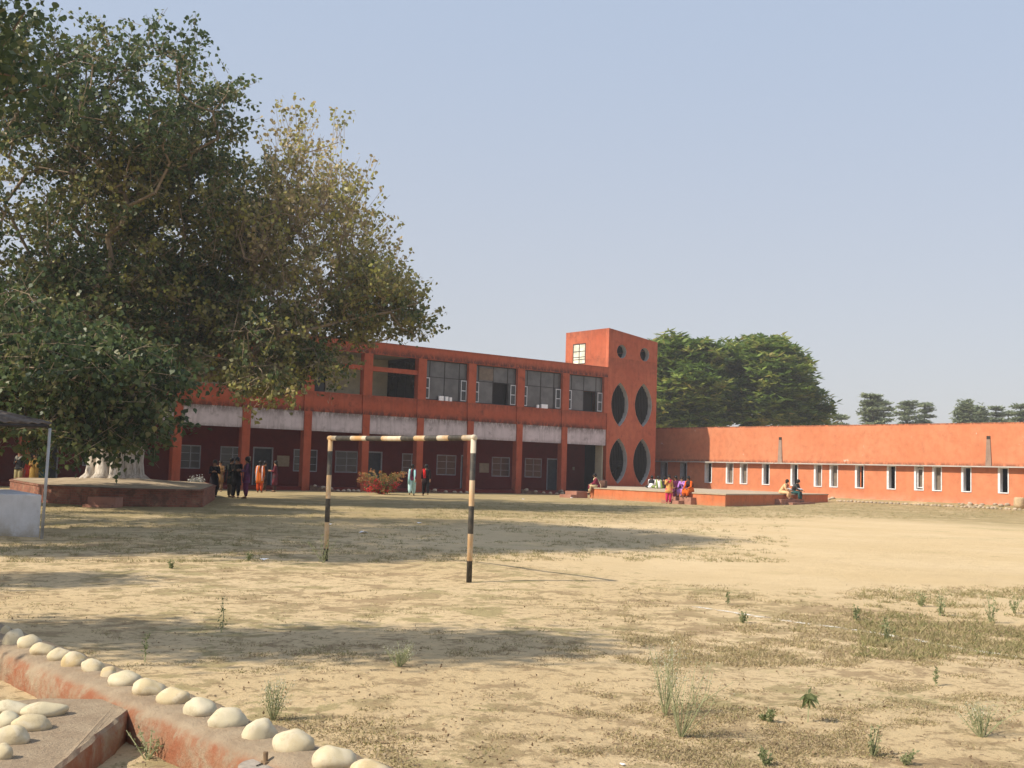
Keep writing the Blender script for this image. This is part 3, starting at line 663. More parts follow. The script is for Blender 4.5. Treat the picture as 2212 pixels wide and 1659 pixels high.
for (a, b, k) in HD:
    f = MB(); f.box(XR-.03, XR+.28, a, a+.06, .35, 2.428); f.box(XR-.03, XR+.28, b-.16, b, .35, 2.428); f.box(XR-.02, XR+.27, a+.06, b-.16, 2.36, 2.428)
    f.build('door_frame', M['frame'], Hl)
for (za, zb) in ((z7(105, 605), z7(132, 820)), (z7(1893, 590), z7(1925, 845))):
    ya, yb = yr(zb), yr(za); ym = (ya+yb)/2
    c = MB(); c.prism([(XR-.05, ym-.10), (XR-.003, ym-.10), (XR-.003, ym+.10), (XR-.05, ym+.10)], 4.02, 4.2)
    t = MB(); t.add([(XR-.045, ym-.11, 4.02), (XR-.045, ym+.11, 4.02), (XR-.003, ym+.11, 4.02), (XR-.003, ym-.11, 4.02), (XR-.07, ym-.19, 2.502), (XR-.07, ym+.17, 2.502), (XR-.003, ym+.17, 2.502), (XR-.003, ym-.19, 2.502)],
          [(0, 1, 2, 3), (7, 6, 5, 4), (4, 5, 1, 0), (5, 6, 2, 1), (6, 7, 3, 2), (7, 4, 0, 3)])
    co = t.build('rain_chute', M['chute'], Hl); c.build('spout_hole', M['dark_iron'], co)  # solid near-black block, its colour stands for the shade in the spout hole

# ------------------------------------------------------------------ low stage
A, Bc, Cc = (43.75, 48.4), (42.75, 37.35), (57.2, 41.9)
STG = empty('stage_platform', (48, 45, 0), 0, 'low orange plastered stage in front of the tower, pale top', 'platform')
poly = [A, Bc, Cc, (57.6, 52.5), (56.5, 55.8), (52, 55.9)]
MB().prism(poly, -.05, .56).build('base_wall', M['stage'], STG)
cx, cy = np.mean(poly, 0); top = [(cx+(x-cx)*1.006, cy+(y-cy)*1.006) for x, y in poly]
MB().prism(top, .563, .62).build('top_slab', M['stage_top'], STG)
def step_on(p0, p1, fa, fb, outs, name='steps'):
    """steps against edge p0->p1 between fractions fa..fb; outs = [(depth, z)]"""
    p0, p1 = np.array(p0), np.array(p1); d = p1-p0; n = np.array([d[1], -d[0]]); n /= np.linalg.norm(n); c = np.array([48, 48.])
    if n.dot(c-p0) > 0: n = -n
    m = MB(); last = 0
    for dep, z, ea, eb in outs:
        a, b = p0+d*(fa+ea), p0+d*(fb+eb)
        m.prism([tuple(a+n*(last+.003)), tuple(b+n*(last+.003)), tuple(b+n*dep), tuple(a+n*dep)], -.05, z); last = dep
    m.build(name, M['step'], STG)
def sfrac(a, b, x):
    a3, b3 = np.array([*a, .3]), np.array([*b, .3]); return min(np.linspace(0, 1, 500), key=lambda f: abs(((a3+(b3-a3)*f-CAMP).dot(R3)/(a3+(b3-a3)*f-CAMP).dot(F2))*FPX+IW/2-x))
step_on(A, Bc, sfrac(A, Bc, 1462), sfrac(A, Bc, 1504), [(.36, .36, 0, 0), (.75, .17, -.03, -.045)])
step_on(Bc, Cc, sfrac(Bc, Cc, 1674), sfrac(Bc, Cc, 1724), [(.36, .34, 0, 0), (.72, .17, .05, .05)])
m = MB(); m.box(42.9, 43.75, 48.6, 49.6, 0, .38); m.box(42.4, 42.897, 48.5, 49.5, 0, .18); m.build('steps', M['step'], STG)

# ------------------------------------------------------------------ plinth round the peepal tree
PLC = np.array([14.6, 42.3])
pl = [(20, 1070), (92, 1086), (212, 1093.5), (437, 1096), (464, 1079)]
pp = [tuple(PZ(*p, 0)[:2]) for p in pl]
pp[0] = tuple(PZ(20, 1068, 0)[:2])
poly = pp+[(19.6, 46.3), (17.2, 49.0), (12.8, 49.4)]
PLN = empty('tree_plinth', (PLC[0], PLC[1], 0), 0, 'broad crumbling brick platform built round the peepal tree trunk', 'platform')
MB().prism(poly, -.05, .50).build('brick_wall', M['brick'], PLN)
ctr = np.mean(poly, 0); top = [tuple(ctr+(np.array(p)-ctr)*1.01) for p in poly]
MB().prism(top, .503, .55).build('coping', M['brick'], PLN)
# earth mound inside
ms = MB(); rings = 7; n = 40; vs = []
def pr(q):
    d = np.array([math.cos(q), math.sin(q)]); best = 99
    for i in range(len(top)):
        a, b = np.array(top[i]), np.array(top[(i+1) % len(top)]); e = b-a; M2 = np.array([[d[0], -e[0]], [d[1], -e[1]]])
        try: s, t = np.linalg.solve(M2, a-ctr)
        except Exception: continue
        if s > 0 and -1e-6 <= t <= 1+1e-6: best = min(best, s)
    return best
for i in range(rings):
    f = i/(rings-1)
    for j in range(n):
        q = 2*PI*j/n; r = pr(q)*.97*(1-f); x, y = ctr[0]+r*math.cos(q), ctr[1]+r*math.sin(q)
        vs.append((x, y, .556+.19*sm(0, 1, f)+.03*math.sin(x*3)*math.sin(y*2.3)*(1 if i else 0)))
ms.add(vs, [(i*n+j, i*n+(j+1) % n, (i+1)*n+(j+1) % n, (i+1)*n+j) for i in range(rings-1) for j in range(n)])
ms.build('earth_mound', plain('mound_earth', (.36, .28, .185), .98, .28, 1.6, bmp=.5), PLN, smooth=True)
a = PZ(202, 1094, 0); b = PZ(262, 1096, 0); d = (b-a)/np.linalg.norm(b-a); nrm = np.array([d[1], -d[0], 0])
if nrm.dot(np.array([*ctr, 0])-a) > 0: nrm = -nrm
back = -nrm*.1
def q2(p): return (p[0], p[1])
MB().prism([q2(a+back), q2(b+back), q2(b+nrm*.42), q2(a+nrm*.42)], -.05, .30).prism([q2(a+nrm*.423), q2(b+nrm*.423), q2(b+nrm*.75), q2(a+nrm*.75)], -.05, .09).build('step', M['step'], PLN)

# ------------------------------------------------------------------ football goal
GL = PZ(703, 1212, 0); GR = PZ(1013, 1259, 0); GH = 1.86
gdir = (GR-GL)/np.linalg.norm(GR-GL); glen = np.linalg.norm(GR-GL)
goal = empty('football_goal', (GL[0], GL[1], 0), math.atan2(gdir[1], gdir[0]), 'small goal frame of rusty pipe with black and white bands on bare sand', 'goal')
lz = float(gz(GL[0], GL[1])); rz_ = float(gz(GR[0], GR[1]))
def zof(y, D): return CZ+(1005-y)*D/FPX
DL, DR = GL.dot(fw), GR.dot(fw)
ev = lambda ys, D, h: sorted(CZ+(h-y)*D/FPX for y in ys)
# left post bands (bottom up): black, white, black, white, black, white top ; right likewise
zl = [GH*(1-v) for v in (.96, .86, .70, .50, .30, .115)]
m = MB().tube([(0, 0, lz-.1), (0, 0, .9), (0, 0, GH-.02)], .037, 14)
o = m.build('post', stripe_mat('left_post_paint', 2, [-1, .19, .585, .94, 1.30, 1.66], .75), goal, True, local=True)
m = MB().tube([(0, 0, rz_-.1), (0.0, 0, .9), (0, 0, GH-.02)], .036, 14)
o = m.build('post', stripe_mat('right_post_paint', 2, [-1, .28, .625, .98, 1.31, 1.66], .75), goal, True, local=True); o.location = (glen, 0, 0)
tot = 1520.0; eb = [v/tot*glen for v in (62, 225, 385, 560, 765, 910, 1020, 1150, 1280, 1420)]
# perspective correction: image fraction -> length along the bar
def bar_t(u): return u*DL/(DR+(DL-DR)*u)
eb = [glen*bar_t(v/tot) for v in (70, 225, 390, 555, 760, 900, 1015, 1145, 1265, 1410)]
m = MB().tube([(-.05, 0, GH), (glen*.5, 0, GH-.008), (glen+.035, 0, GH)], .037, 14)
m.blob((-.0, 0, GH), (.043, .042, .042)); m.blob((glen, 0, GH), (.043, .042, .042))
o = m.build('crossbar', stripe_mat('crossbar_paint', 0, eb, .9), goal, True, local=True)

# ------------------------------------------------------------------ kiosk at the left edge
KP = G(82, 1163); KD = KP.dot(fw)
K = empty('kiosk', (KP[0], KP[1], 0), 0, 'small kiosk with whitewashed low wall, tin roof and one thin pole at the left edge', 'kiosk')
def kc(l, d, h): return cl(l, d, h)
kl = KP.dot(rt)
wx = PZ(86, 1160, 0); wl_, wd = wx.dot(rt), wx.dot(fw)
P4 = [kc(wl_-6, wd-.9, 0), kc(wl_, wd-.03, 0), kc(wl_-1.7, wd+2.6, 0), kc(wl_-7.6, wd+1.8, 0)]
MB().prism([(p[0], p[1]) for p in P4], -.05, .76).build('low_wall', M['whitewash'], K, bevel=.02)
kt = PY(100, 925, KP[1])
MB().tube([KP+np.array([0.03, -.12, -.1]), kt+np.array([0.03, -.12, 0])], .027, 10).build('pole', M['pole'], K, True)
# hipped tin roof, corrugated; eave height ~2
def roofm():
    m, nt, b, o = new_mat('rusty_tin'); p = wpos(nt)
    c = mixc(nt, ramp(nt, noise(nt, p, 2.5, 8, .7), .35, .65), (.09, .07, .06), (.19, .16, .14)); nt.links.new(c, b.inputs['Base Color']); b.inputs['Roughness'].default_value = .7; return m
kr = PY(107, 921, KP[1])
tip = np.array([kr[0], kr[1]-.12, kr[2]]); hd = tip.dot(fw); hl = tip.dot(rt); hz = tip[2]+.04; tip[2] += .06
peak = kc(hl-3.4, hd+1.7, hz+.62); fl = kc(hl-7.5, hd-.75, hz); br_ = kc(hl-1.9, hd+3.6, hz); pk2 = kc(hl-3.7, hd+2.2, hz+.62)
def sheet(a, b, c, d, n=46, amp=.016, th=.012):
    """corrugated quad a-b (eave) to d-c (ridge)"""
    m = MB(); vs = []; up_ = np.array([0, 0, 1.])
    for t in (0, th):
        for i in range(n*4+1):
            f = i/(n*4); w = math.sin(f*n*2*PI)*amp; rag = .03*math.sin(i*1.7)*math.sin(i*.37)
            for e, (p, q) in enumerate(((a, b), (d, c))): vs.append(p+(q-p)*f+up_*(w*(1 if e == 0 else .5)-t)+(fw*rag if e == 0 else 0))
    k = n*4+1; fs = []
    for s_ in (0, 1):
        for i in range(k-1): q = (s_*2*k+2*i, s_*2*k+2*i+2, s_*2*k+2*i+3, s_*2*k+2*i+1); fs.append(q if s_ == 0 else q[::-1])
    for i in range(k-1): fs.append((2*i, 2*k+2*i, 2*k+2*i+2, 2*i+2))
    return m.add(vs, fs)
rm = roofm()
sheet(fl, tip, peak, kc(hl-6.5, hd+1.0, hz+.62), 40).build('roof_sheet', rm, K)
sheet(tip, br_, pk2, peak, 22).build('roof_sheet', rm, K)
MB().tube([fl+np.array([0, 0, -.06]), tip+np.array([-.05, 0.05, -.06])], .035, 6).tube([tip+np.array([-.05, 0.05, -.06]), peak+np.array([0, 0, -.08])], .03, 6).build('roof_beam', M['mullion'], K)
MB().prism([tuple(p[:2]) for p in [kc(wl_-6.5, wd+2.9, 0), kc(wl_-.9, wd+3.7, 0), kc(wl_-1.0, wd+3.85, 0), kc(wl_-6.6, wd+3.05, 0)]], 0, 2.0) and None

# ------------------------------------------------------------------ foreground wall, slab, cobbles
FW = empty('garden_wall', (2.7, 7, 0), 0, 'low weathered red garden wall with rounded mortar top, set with cobbles', 'wall')
m = MB(); ysq = np.linspace(1.5, 13.6, 120); prof = [(-.245, -.32), (-.24, -.14), (-.235, -.04), (-.21, .015), (-.16, .045), (-.05, .058), (.08, .06), (.17, .045), (.22, .0), (.25, -.12)]
vs = []
for i, y in enumerate(ysq):
    for j, (dx, z) in enumerate(prof):
        w = .014*mnoise.noise(Vector((dx*9, y*3.1, z*7)))+.012*mnoise.noise(Vector((dx*25+5, y*11, z*20)))
        vs.append((WALLX(y)+dx+w*1.5, y, z+w*1.2))
k = len(prof); fs = [(i*k+j, (i+1)*k+j, (i+1)*k+j+1, i*k+j+1) for i in range(len(ysq)-1) for j in range(k-1)]+[tuple(range(k)), tuple((len(ysq)-1)*k+j for j in range(k-1, -1, -1))]
m.add(vs, [f[::-1] for f in fs]); m.build('wall_body', M['oldwall'], FW, True)
SL = empty('stone_slab', (1.5, 5.5, -.2), 0, 'thick mortar slab running from the garden wall toward the camera, reddish side', 'slab')
out = [(2.42, 6.60), (2.43, 6.95), (2.30, 7.02), (1.5, 7.42), (.6, 7.75), (-.9, 6.9), (-.9, 2.2), (-.3, 2.3), (1.69, 5.50)]
bm = bmesh.new(); seg = []
for i in range(len(out)):
    a, b = np.array(out[i]), np.array(out[(i+1) % len(out)]); kk = max(1, int(np.linalg.norm(b-a)/.07))
    for j in range(kk): seg.append(a+(b-a)*j/kk)
lv = [(-.26, 0), (-.12, .0), (-.05, 0), (-.015, .012), (.0, .035)]; c0 = np.array([1., 6.2]); vs = []
for z, ins in lv:
    for q in seg:
        r = 1-ins/np.linalg.norm(q-c0); w = .022*mnoise.noise(Vector((q[0]*5, q[1]*5, z*9)))+.012*mnoise.noise(Vector((q[0]*17, q[1]*17, z*19)))
        p = c0+(q-c0)*(r+w); vs.append((p[0]-1.5, p[1]-5.5, z+.2+w*.5))
k = len(seg); fs = [(i*k+j, i*k+(j+1) % k, (i+1)*k+(j+1) % k, (i+1)*k+j) for i in range(len(lv)-1) for j in range(k)]+[tuple((len(lv)-1)*k+j for j in range(k))]
a = sum(seg[i][0]*seg[(i+1) % k][1]-seg[(i+1) % k][0]*seg[i][1] for i in range(k))
if a < 0: fs = [f[::-1] for f in fs]
me = bpy.data.meshes.new('slab_body'); me.from_pydata(vs, [], fs); link_mesh('slab_body', me, M['oldwall'], SL)
# cobble prototypes
def cobble_mesh(seed, seg=22, rings=12):
    f = lambda d: 1+.20*mnoise.noise(Vector((d[0]*1.2+seed*7, d[1]*1.2, d[2]*1.2)))+.06*mnoise.noise(Vector((d[0]*2.4+seed*3, d[1]*2.4, d[2]*2.4)))+.03*mnoise.noise(Vector((d[0]*3+seed, d[1]*3, d[2]*3)))
    m = MB().blob((0, 0, 0), (1, 1, 1), seg, rings, f); me = bpy.data.meshes.new('cobble'); me.from_pydata(m.v, [], m.f)
    me.materials.append(M['cobble']); me.polygons.foreach_set('use_smooth', np.ones(len(me.polygons), bool)); return me
CM = [cobble_mesh(s) for s in range(6)]
CS = [cobble_mesh(s+10, 8, 5) for s in range(4)]
M['dusty_stone'] = plain('dusty_stone', (.42, .34, .25), .9, .3, 3)
for c_ in CS: c_.materials.clear(); c_.materials.append(M['dusty_stone'])
ORD = ['first', 'second', 'third', 'fourth', 'fifth', 'sixth', 'seventh', 'eighth', 'ninth', 'tenth', 'eleventh', 'twelfth', 'thirteenth', 'fourteenth', 'fifteenth', 'sixteenth', 'seventeenth']
row = [(25, 168, 30, 30, 'white'), (72, 205, 62, 45, 'tall white'), (157, 228, 68, 40, 'yellowish'), (228, 268, 78, 34, 'flat cream'), (325, 298, 66, 38, 'pale yellow'), (405, 328, 73, 44, 'long whitish'), (510, 362, 72, 38, 'cream'), (596, 397, 52, 34, 'small cracked'), (685, 432, 95, 45, 'yellow streaked'), (818, 482, 100, 46, 'pinkish buff'), (957, 530, 98, 50, 'chalky white'), (1103, 590, 98, 50, 'ochre'), (1260, 652, 110, 58, 'broad white'), (1437, 716, 95, 58, 'rounded ochre'), (1625, 785, 120, 66, 'large cream'), (1848, 872, 130, 62, 'large ochre'), (2055, 925, 110, 45, 'buff')]
for i, (x, y, rx, ry, w) in enumerate(row):
    c = PZ(*z8(x, y+ry*.55), .07); D_ = c.dot(fw); mpx = .39062*D_/FPX
    o = bpy.data.objects.new('cobble', CM[i % 6]); COL.objects.link(o)
    a = rx*mpx; h = ry*mpx*1.12
    a *= .97; h *= 1.16; o.scale = (a, a*.74, h); o.location = (c[0]+.02, c[1]+.04, .05+h*.30); o.rotation_euler = (RNG.uniform(-.15, .15), RNG.uniform(-.15, .15), math.radians(-38)+RNG.uniform(-.3, .3))
    where = 'nearest the bottom edge' if i == len(row)-1 else '%s from the left on the garden wall' % ORD[i]
    tag(o, '%s cobble, %s' % (w, where if i < len(row)-1 else 'half cut off by the bottom edge, last on the garden wall'), 'stone', 'cobbles set along the garden wall')
slabst = [(55, 603, 108, 38, 'flat cream cobble at the far left corner of the slab'), (243, 612, 118, 42, 'long pale cobble nearest the garden wall on the slab'), (38, 668, 64, 45, 'pale rounded cobble at the left of the slab cluster'), (172, 688, 104, 47, 'grey cobble in the middle of the slab cluster'), (55, 757, 104, 54, 'big white cobble in front of the grey one on the slab'), (5, 850, 60, 46, 'grey cobble cut by the left edge, nearest on the slab')]
for i, (x, y, rx, ry, lab) in enumerate(slabst):
    c = PZ(*z8(x, y+ry*.5), .01); D_ = c.dot(fw); mpx = .39062*D_/FPX; o = bpy.data.objects.new('cobble', CM[(i+3) % 6]); COL.objects.link(o)
    a = rx*mpx; h = ry*mpx*1.05; o.scale = (a, a*.72, h*1.15); o.location = (c[0]+.02, c[1]+.06, h*.34); o.rotation_euler = (0, 0, math.radians(-38)+(.35 if i in (1, 3) else -.1))
    tag(o, lab, 'stone', 'cobbles set in the slab')
# pipe cap beside the wall
c = PZ(*z8(1465, 945), -.02); CP = empty('pipe_cap', (c[0]-.02, c[1]-.02, -.24), 0, 'round concrete cap with a bolt, half out of frame below the wall cobbles', 'cap')
m = MB(); bx, by = c[0]-.02, c[1]-.02
m.tube([(bx, by, -.3), (bx, by, -.06), (bx, by, -.03)], [.135, .135, .12], 28); m.build('drum', M['concrete'], CP, True)
m = MB().tube([(bx, by, -.026), (bx, by, .012), (bx, by, .02)], [.118, .118, .108], 28); m.build('lid', plain('lid_concrete', (.30, .26, .22), .95, .3, 12, bmp=.4), CP, True)
MB().tube([(bx+.01, by, .02), (bx+.01, by, .032)], .024, 6).tube([(bx+.01, by, .033), (bx+.01, by, .075)], .012, 10).build('bolt', M['rust'], CP)
MB().tube([(bx-.05, by-.03, .024), (bx+.09, by+.05, .024)], .003, 5).build('pin', M['dark_iron'], CP)

# small edging stones
def small_stone(p, r, i, lab, grp):
    o = bpy.data.objects.new('edging_stone', CS[i % 4]); COL.objects.link(o); o.location = (p[0], p[1], p[2]+r*.35); o.scale = (r*RNG.uniform(.9, 1.3), r*RNG.uniform(.8, 1.1), r*RNG.uniform(.6, .8)); o.rotation_euler = (0, 0, RNG.uniform(0, 6)); tag(o, lab, 'stone', grp)
def stone_line(pts, step, r, lab, grp, zfun=gz):
    k = 0
    for a, b in zip(pts[:-1], pts[1:]):
        a, b = np.array(a[:2]), np.array(b[:2]); L = np.linalg.norm(b-a); n = max(1, int(L/step))
        for i in range(n):
            p = a+(b-a)*(i+.5)/n+RNG.normal(size=2)*.03; small_stone((p[0], p[1], float(zfun(p[0], p[1]))), r*RNG.uniform(.75, 1.15), k, lab, grp); k += 1
stone_line([(58.9, 42.6), (58.8, 38.5), (58.7, 34.5), (58.6, 28.5)], .26, .11, 'small pale stone in the long edging row along the foot of the hall wall', 'edging stones along the hall wall')
flat0 = lambda x, y: 0.0
def bed(pts, lab, grp, r=.15, step=.33):
    P = [PZ(*p, .05) for p in pts]; P = [(min(p[0], 52), min(p[1], 55.9)) for p in P]
    return P
def seg_px(f, pts): return [PZ(*f(*p), .05)[:2] for p in pts]
b1 = [(29.9, 55.4), (29.95, 53.9), (31.0, 52.5), (32.9, 53.3)]
b1 = [(30.1, 56.0), (30.4, 54.3), (30.8, 52.7), (32.3, 52.6)]
M['soil'] = plain('bed_soil', (.20, .12, .08), .95, .3, 5)
def bed_row(pts, step, r, lab, grp, klab):
    W_ = [PY(*p, Y) for p, Y in pts]; kb = MB(); k = 0
    for a, b in zip(W_[:-1], W_[1:]):
        L = np.linalg.norm(b[:2]-a[:2]); n = max(1, int(L/step)); e = (b-a)[:2]/L; nn = np.array([-e[1], e[0]])*.09
        kb.prism([tuple(a[:2]-nn), tuple(b[:2]-nn), tuple(b[:2]+nn), tuple(a[:2]+nn)], -.05, 0, [max(.03, a[2]-.03), max(.03, b[2]-.03), max(.03, b[2]-.03), max(.03, a[2]-.03)])
        for i in range(n):
            p = a+(b-a)*(i+.5)/n; small_stone((p[0], p[1], max(.02, p[2]-.05)), r*RNG.uniform(.8, 1.15), k, lab, grp); k += 1
    tag(kb.build('bed_kerb', M['soil']), klab, 'kerb', 'low kerbs of the flower beds')
bed_row([(z4(1085, 1380), 56.1), (z4(1230, 1410), 55.3), (z4(1350, 1437), 54.6), (z4(1520, 1443), 54.9)], .34, .13, 'whitish stone edging the flower bed just left of the red-flowered bush', 'edging stones left of the flowering bush', 'low earthy kerb of the bed left of the red-flowered bush')
bed_row([(z5(290, 1315), 56.1), (z5(380, 1335), 55.4), (z5(470, 1343), 55.0), (z5(620, 1349), 55.1)], .42, .13, 'whitish stone edging the bed behind the right goal post', 'edging stones behind the goal', 'low earthy kerb of the bed behind the right goal post')
bed_row([(z5(1040, 1315), 56.1), (z5(1190, 1340), 55.2), (z5(1300, 1350), 55.0), (z5(1430, 1350), 55.2), (z5(1340, 1318), 56.1)], .42, .13, 'whitish stone edging the last bed before the stage', 'edging stones beside the stage', 'low earthy kerb of the last bed before the stage')
stone_line([PZ(*z4(265, 1422), 0), PZ(*z4(345, 1425), 0)], .35, .15, 'whitish stone lying between the standing women and the plinth', 'stones beside the plinth')
# rubble by the hall wall
for i in range(34):
    q = RNG.uniform(0, 1)
    if i < 18: x, y = RNG.uniform(59.2, 60.0), RNG.uniform(43.2, 47.0)
    else: x, y = RNG.uniform(59.0, 60.0), RNG.uniform(32.0, 35.2)
    small_stone((x, y, float(gz(x, y))), RNG.uniform(.08, .17), i, 'rough pale rubble lump at the foot of the hall wall near the stage' if i < 18 else 'rough pale rubble lump at the foot of the hall wall by the clay drum', 'rubble along the hall wall')
dr = PX(2202, 1090, 59.5); dz = float(gz(59.5, dr[1]))
DRM = MB(); DRM.tube([(59.5, dr[1], dz-.03), (59.5, dr[1], dz+.2), (59.5, dr[1], dz+.42), (59.5, dr[1], dz+.56), (59.5, dr[1], dz+.60)], [.24, .30, .29, .27, .22], 18)
tag(DRM.build('clay_drum', plain('dusty_clay', (.48, .36, .22), .95, .2, 5, bmp=.3), None, True), 'squat dusty clay drum at the foot of the hall wall, right edge', 'drum')

# chalk line on the field
def chalk():
    m, nt, b, o = new_mat('chalk'); p = wpos(nt); b.inputs['Base Color'].default_value = (.80, .76, .68, 1); b.inputs['Roughness'].default_value = 1
    t = N(nt, 'ShaderNodeBsdfTransparent'); mx = N(nt, 'ShaderNodeMixShader'); nt.links.new(ramp(nt, noise(nt, p, 6, 9, .85), .47, .575), mx.inputs[0]); nt.links.new(t.outputs[0], mx.inputs[1]); nt.links.new(b.outputs[0], mx.inputs[2]); nt.links.new(mx.outputs[0], o.inputs[0]); return m
m = MB(); ysl = np.linspace(2.5, 8.7, 60); vs = []
for y in ysl:
    xc = 9.48+.03*math.sin(y*2.1)
    for dx in (-.045, .045): vs.append((xc+dx, y, float(gz(xc+dx, y))+.006))
m.add(vs, [(2*i, 2*i+1, 2*i+3, 2*i+2) for i in range(len(ysl)-1)]); tag(m.build('field_line', chalk()), kind='structure')

# ------------------------------------------------------------------ trees
def tree_skeleton(base_nodes, attract, step=.8, bend=.25):
    """base_nodes: list of (pos, parent index); each attractor grows a bent limb from the nearest existing node"""
    P = [np.array(p, float) for p, _ in base_nodes]; par = [q for _, q in base_nodes]; tips = []
    for a in attract:
        A_ = np.array(P); d = np.linalg.norm(A_-a, axis=1)+.35*np.maximum(0, A_[:, 2]-a[2]+.5); i = int(np.argmin(d)); L = np.linalg.norm(a-P[i]); n = max(1, int(L/step)); s0 = P[i]
        j = i; off = RNG.normal(size=3)*bend*L*.4; off[2] = abs(off[2])*.3-(.08*L)
        for k in range(1, n+1):
            f = k/n; q = s0+(a-s0)*f+off*math.sin(PI*f)*.6; P.append(q); par.append(j); j = len(P)-1
        tips.append(j)
    return P, par, tips
def limb_mesh(P, par, r_tip, expo=2.3, rmax=1.0, sides=6):
    n = len(P); w = np.zeros(n); kids = [0]*n
    for i in range(n):
        if par[i] >= 0: kids[par[i]] += 1
    w = np.array([1.0 if kids[i] == 0 else 0.0 for i in range(n)])
    for i in range(n-1, -1, -1):
        if par[i] >= 0: w[par[i]] += w[i]
    r = np.minimum(r_tip*w**(1/expo), rmax)
    mb = MB(); V, F_ = [], []
    for i in range(n):
        if par[i] < 0: continue
        a, b = P[par[i]], P[i]; t = b-a; t = t/(np.linalg.norm(t)+1e-9); ref = np.array((0, 0, 1.)) if abs(t[2]) < .8 else np.array((1., 0, 0)); u = np.cross(t, ref); u /= np.linalg.norm(u); v = np.cross(t, u)
        s = sides if r[i] > .03 else 4; ra = min(r[par[i]], r[i]*1.35); base = len(V)
        for (c, rr) in ((a, ra), (b, r[i])):
            for j in range(s): q = 2*PI*j/s; V.append(c+(u*math.cos(q)+v*math.sin(q))*rr)
        F_ += [(base+j, base+(j+1) % s, base+s+(j+1) % s, base+s+j) for j in range(s)]
    mb.v = [tuple(x) for x in V]; mb.f = F_
    return mb, r
def tri_tubes(A_, B_, ra, rb):
    """many thin 3-sided twigs A->B as quads (n*3,4,3)"""
    t = unit(B_-A_); ref = np.tile(np.array([0.3, .2, 1.]), (len(A_), 1)); u = unit(np.cross(t, ref)); v = np.cross(t, u); q = []
    ring = [(u*math.cos(2*PI*j/3)+v*math.sin(2*PI*j/3)) for j in range(3)]
    for j in range(3):
        a, b = ring[j], ring[(j+1) % 3]; q.append(np.stack([A_+a*ra, A_+b*ra, B_+b*rb, B_+a*rb], 1))
    return np.concatenate(q)
def in_ell(c, r, n, shell=.0):
    d = unit(RNG.normal(size=(n, 3))); q = RNG.uniform(shell, 1, n)**(1/3.0)
    return c+d*q[:, None]*np.array(r)
def to_world(arr): return arr[:, 0:1]*rt[None]+arr[:, 1:2]*fw[None]+arr[:, 2:3]*np.array([[0, 0, 1.]])

# --- great peepal tree
TC = cl(-14.9, 42.6)                                       # trunk centre
TREE = empty('peepal_tree', (TC[0], TC[1], .7), 0, 'huge spreading peepal tree with whitewashed clustered stems on the brick plinth', 'tree')
m = MB(); stems = []
for k in range(9):
    q = 2*PI*k/9+.3; r0 = RNG.uniform(.62, .82); bx, by = TC[0]+r0*math.cos(q), TC[1]+r0*math.sin(q); lean = RNG.uniform(.25, .5); R = RNG.uniform(.20, .29)
    pts = [(bx+.18*math.cos(q), by+.18*math.sin(q), .55), (bx+.04*math.cos(q), by+.04*math.sin(q), .85), (bx, by, 1.4), (bx+.10*math.cos(q+.4), by+.1*math.sin(q+.4), 2.4), (TC[0]+(r0+lean)*math.cos(q+.2), TC[1]+(r0+lean)*math.sin(q+.2), 3.6)]
    m.tube(pts, [R*1.55, R*1.1, R, R*.95, R*.8], 12, ref=(1, 0.2, 0)); stems.append(np.array(pts[-1]))
m.tube([(TC[0], TC[1], .5), (TC[0], TC[1], 1.8), (TC[0], TC[1], 4.4)], [.55, .5, .5], 14, ref=(1, 0, 0))
m.build('trunk', M['bark'], TREE, True)
base = [((TC[0], TC[1], 3.4), -1)]
limbs = [[(-11.5, 42, 4.6), (-9.2, 42.5, 6.2), (-7.2, 43, 8.4), (-6.6, 43, 11.0)], [(-11.0, 41, 4.6), (-8.4, 40.5, 6.0), (-5.6, 41.5, 7.0), (-3.6, 42, 7.6)], [(-13.6, 42.3, 6.0), (-12.6, 42, 8.8), (-12.2, 41, 11.8), (-12.6, 39, 14.0)],
         [(-16, 42, 5.5), (-17.5, 41, 8.0), (-18.5, 40, 10.5)], [(-13.6, 39, 5.0), (-12.4, 35.5, 5.4), (-11.6, 32.8, 4.8)], [(-15.5, 39, 5.0), (-15.8, 36.5, 5.6), (-16, 34, 5.4)],
         [(-14.4, 46, 6), (-13.5, 49, 8.5), (-12, 51, 10)]]
for L in limbs:
    j = 0
    prev = np.array(base[0][0])
    for p in L:
        q = cl(*p); n = max(1, int(np.linalg.norm(q-prev)/1.0))
        for k in range(1, n+1):
            base.append((prev+(q-prev)*k/n+RNG.normal(size=3)*.06, j)); j = len(base)-1
        prev = q
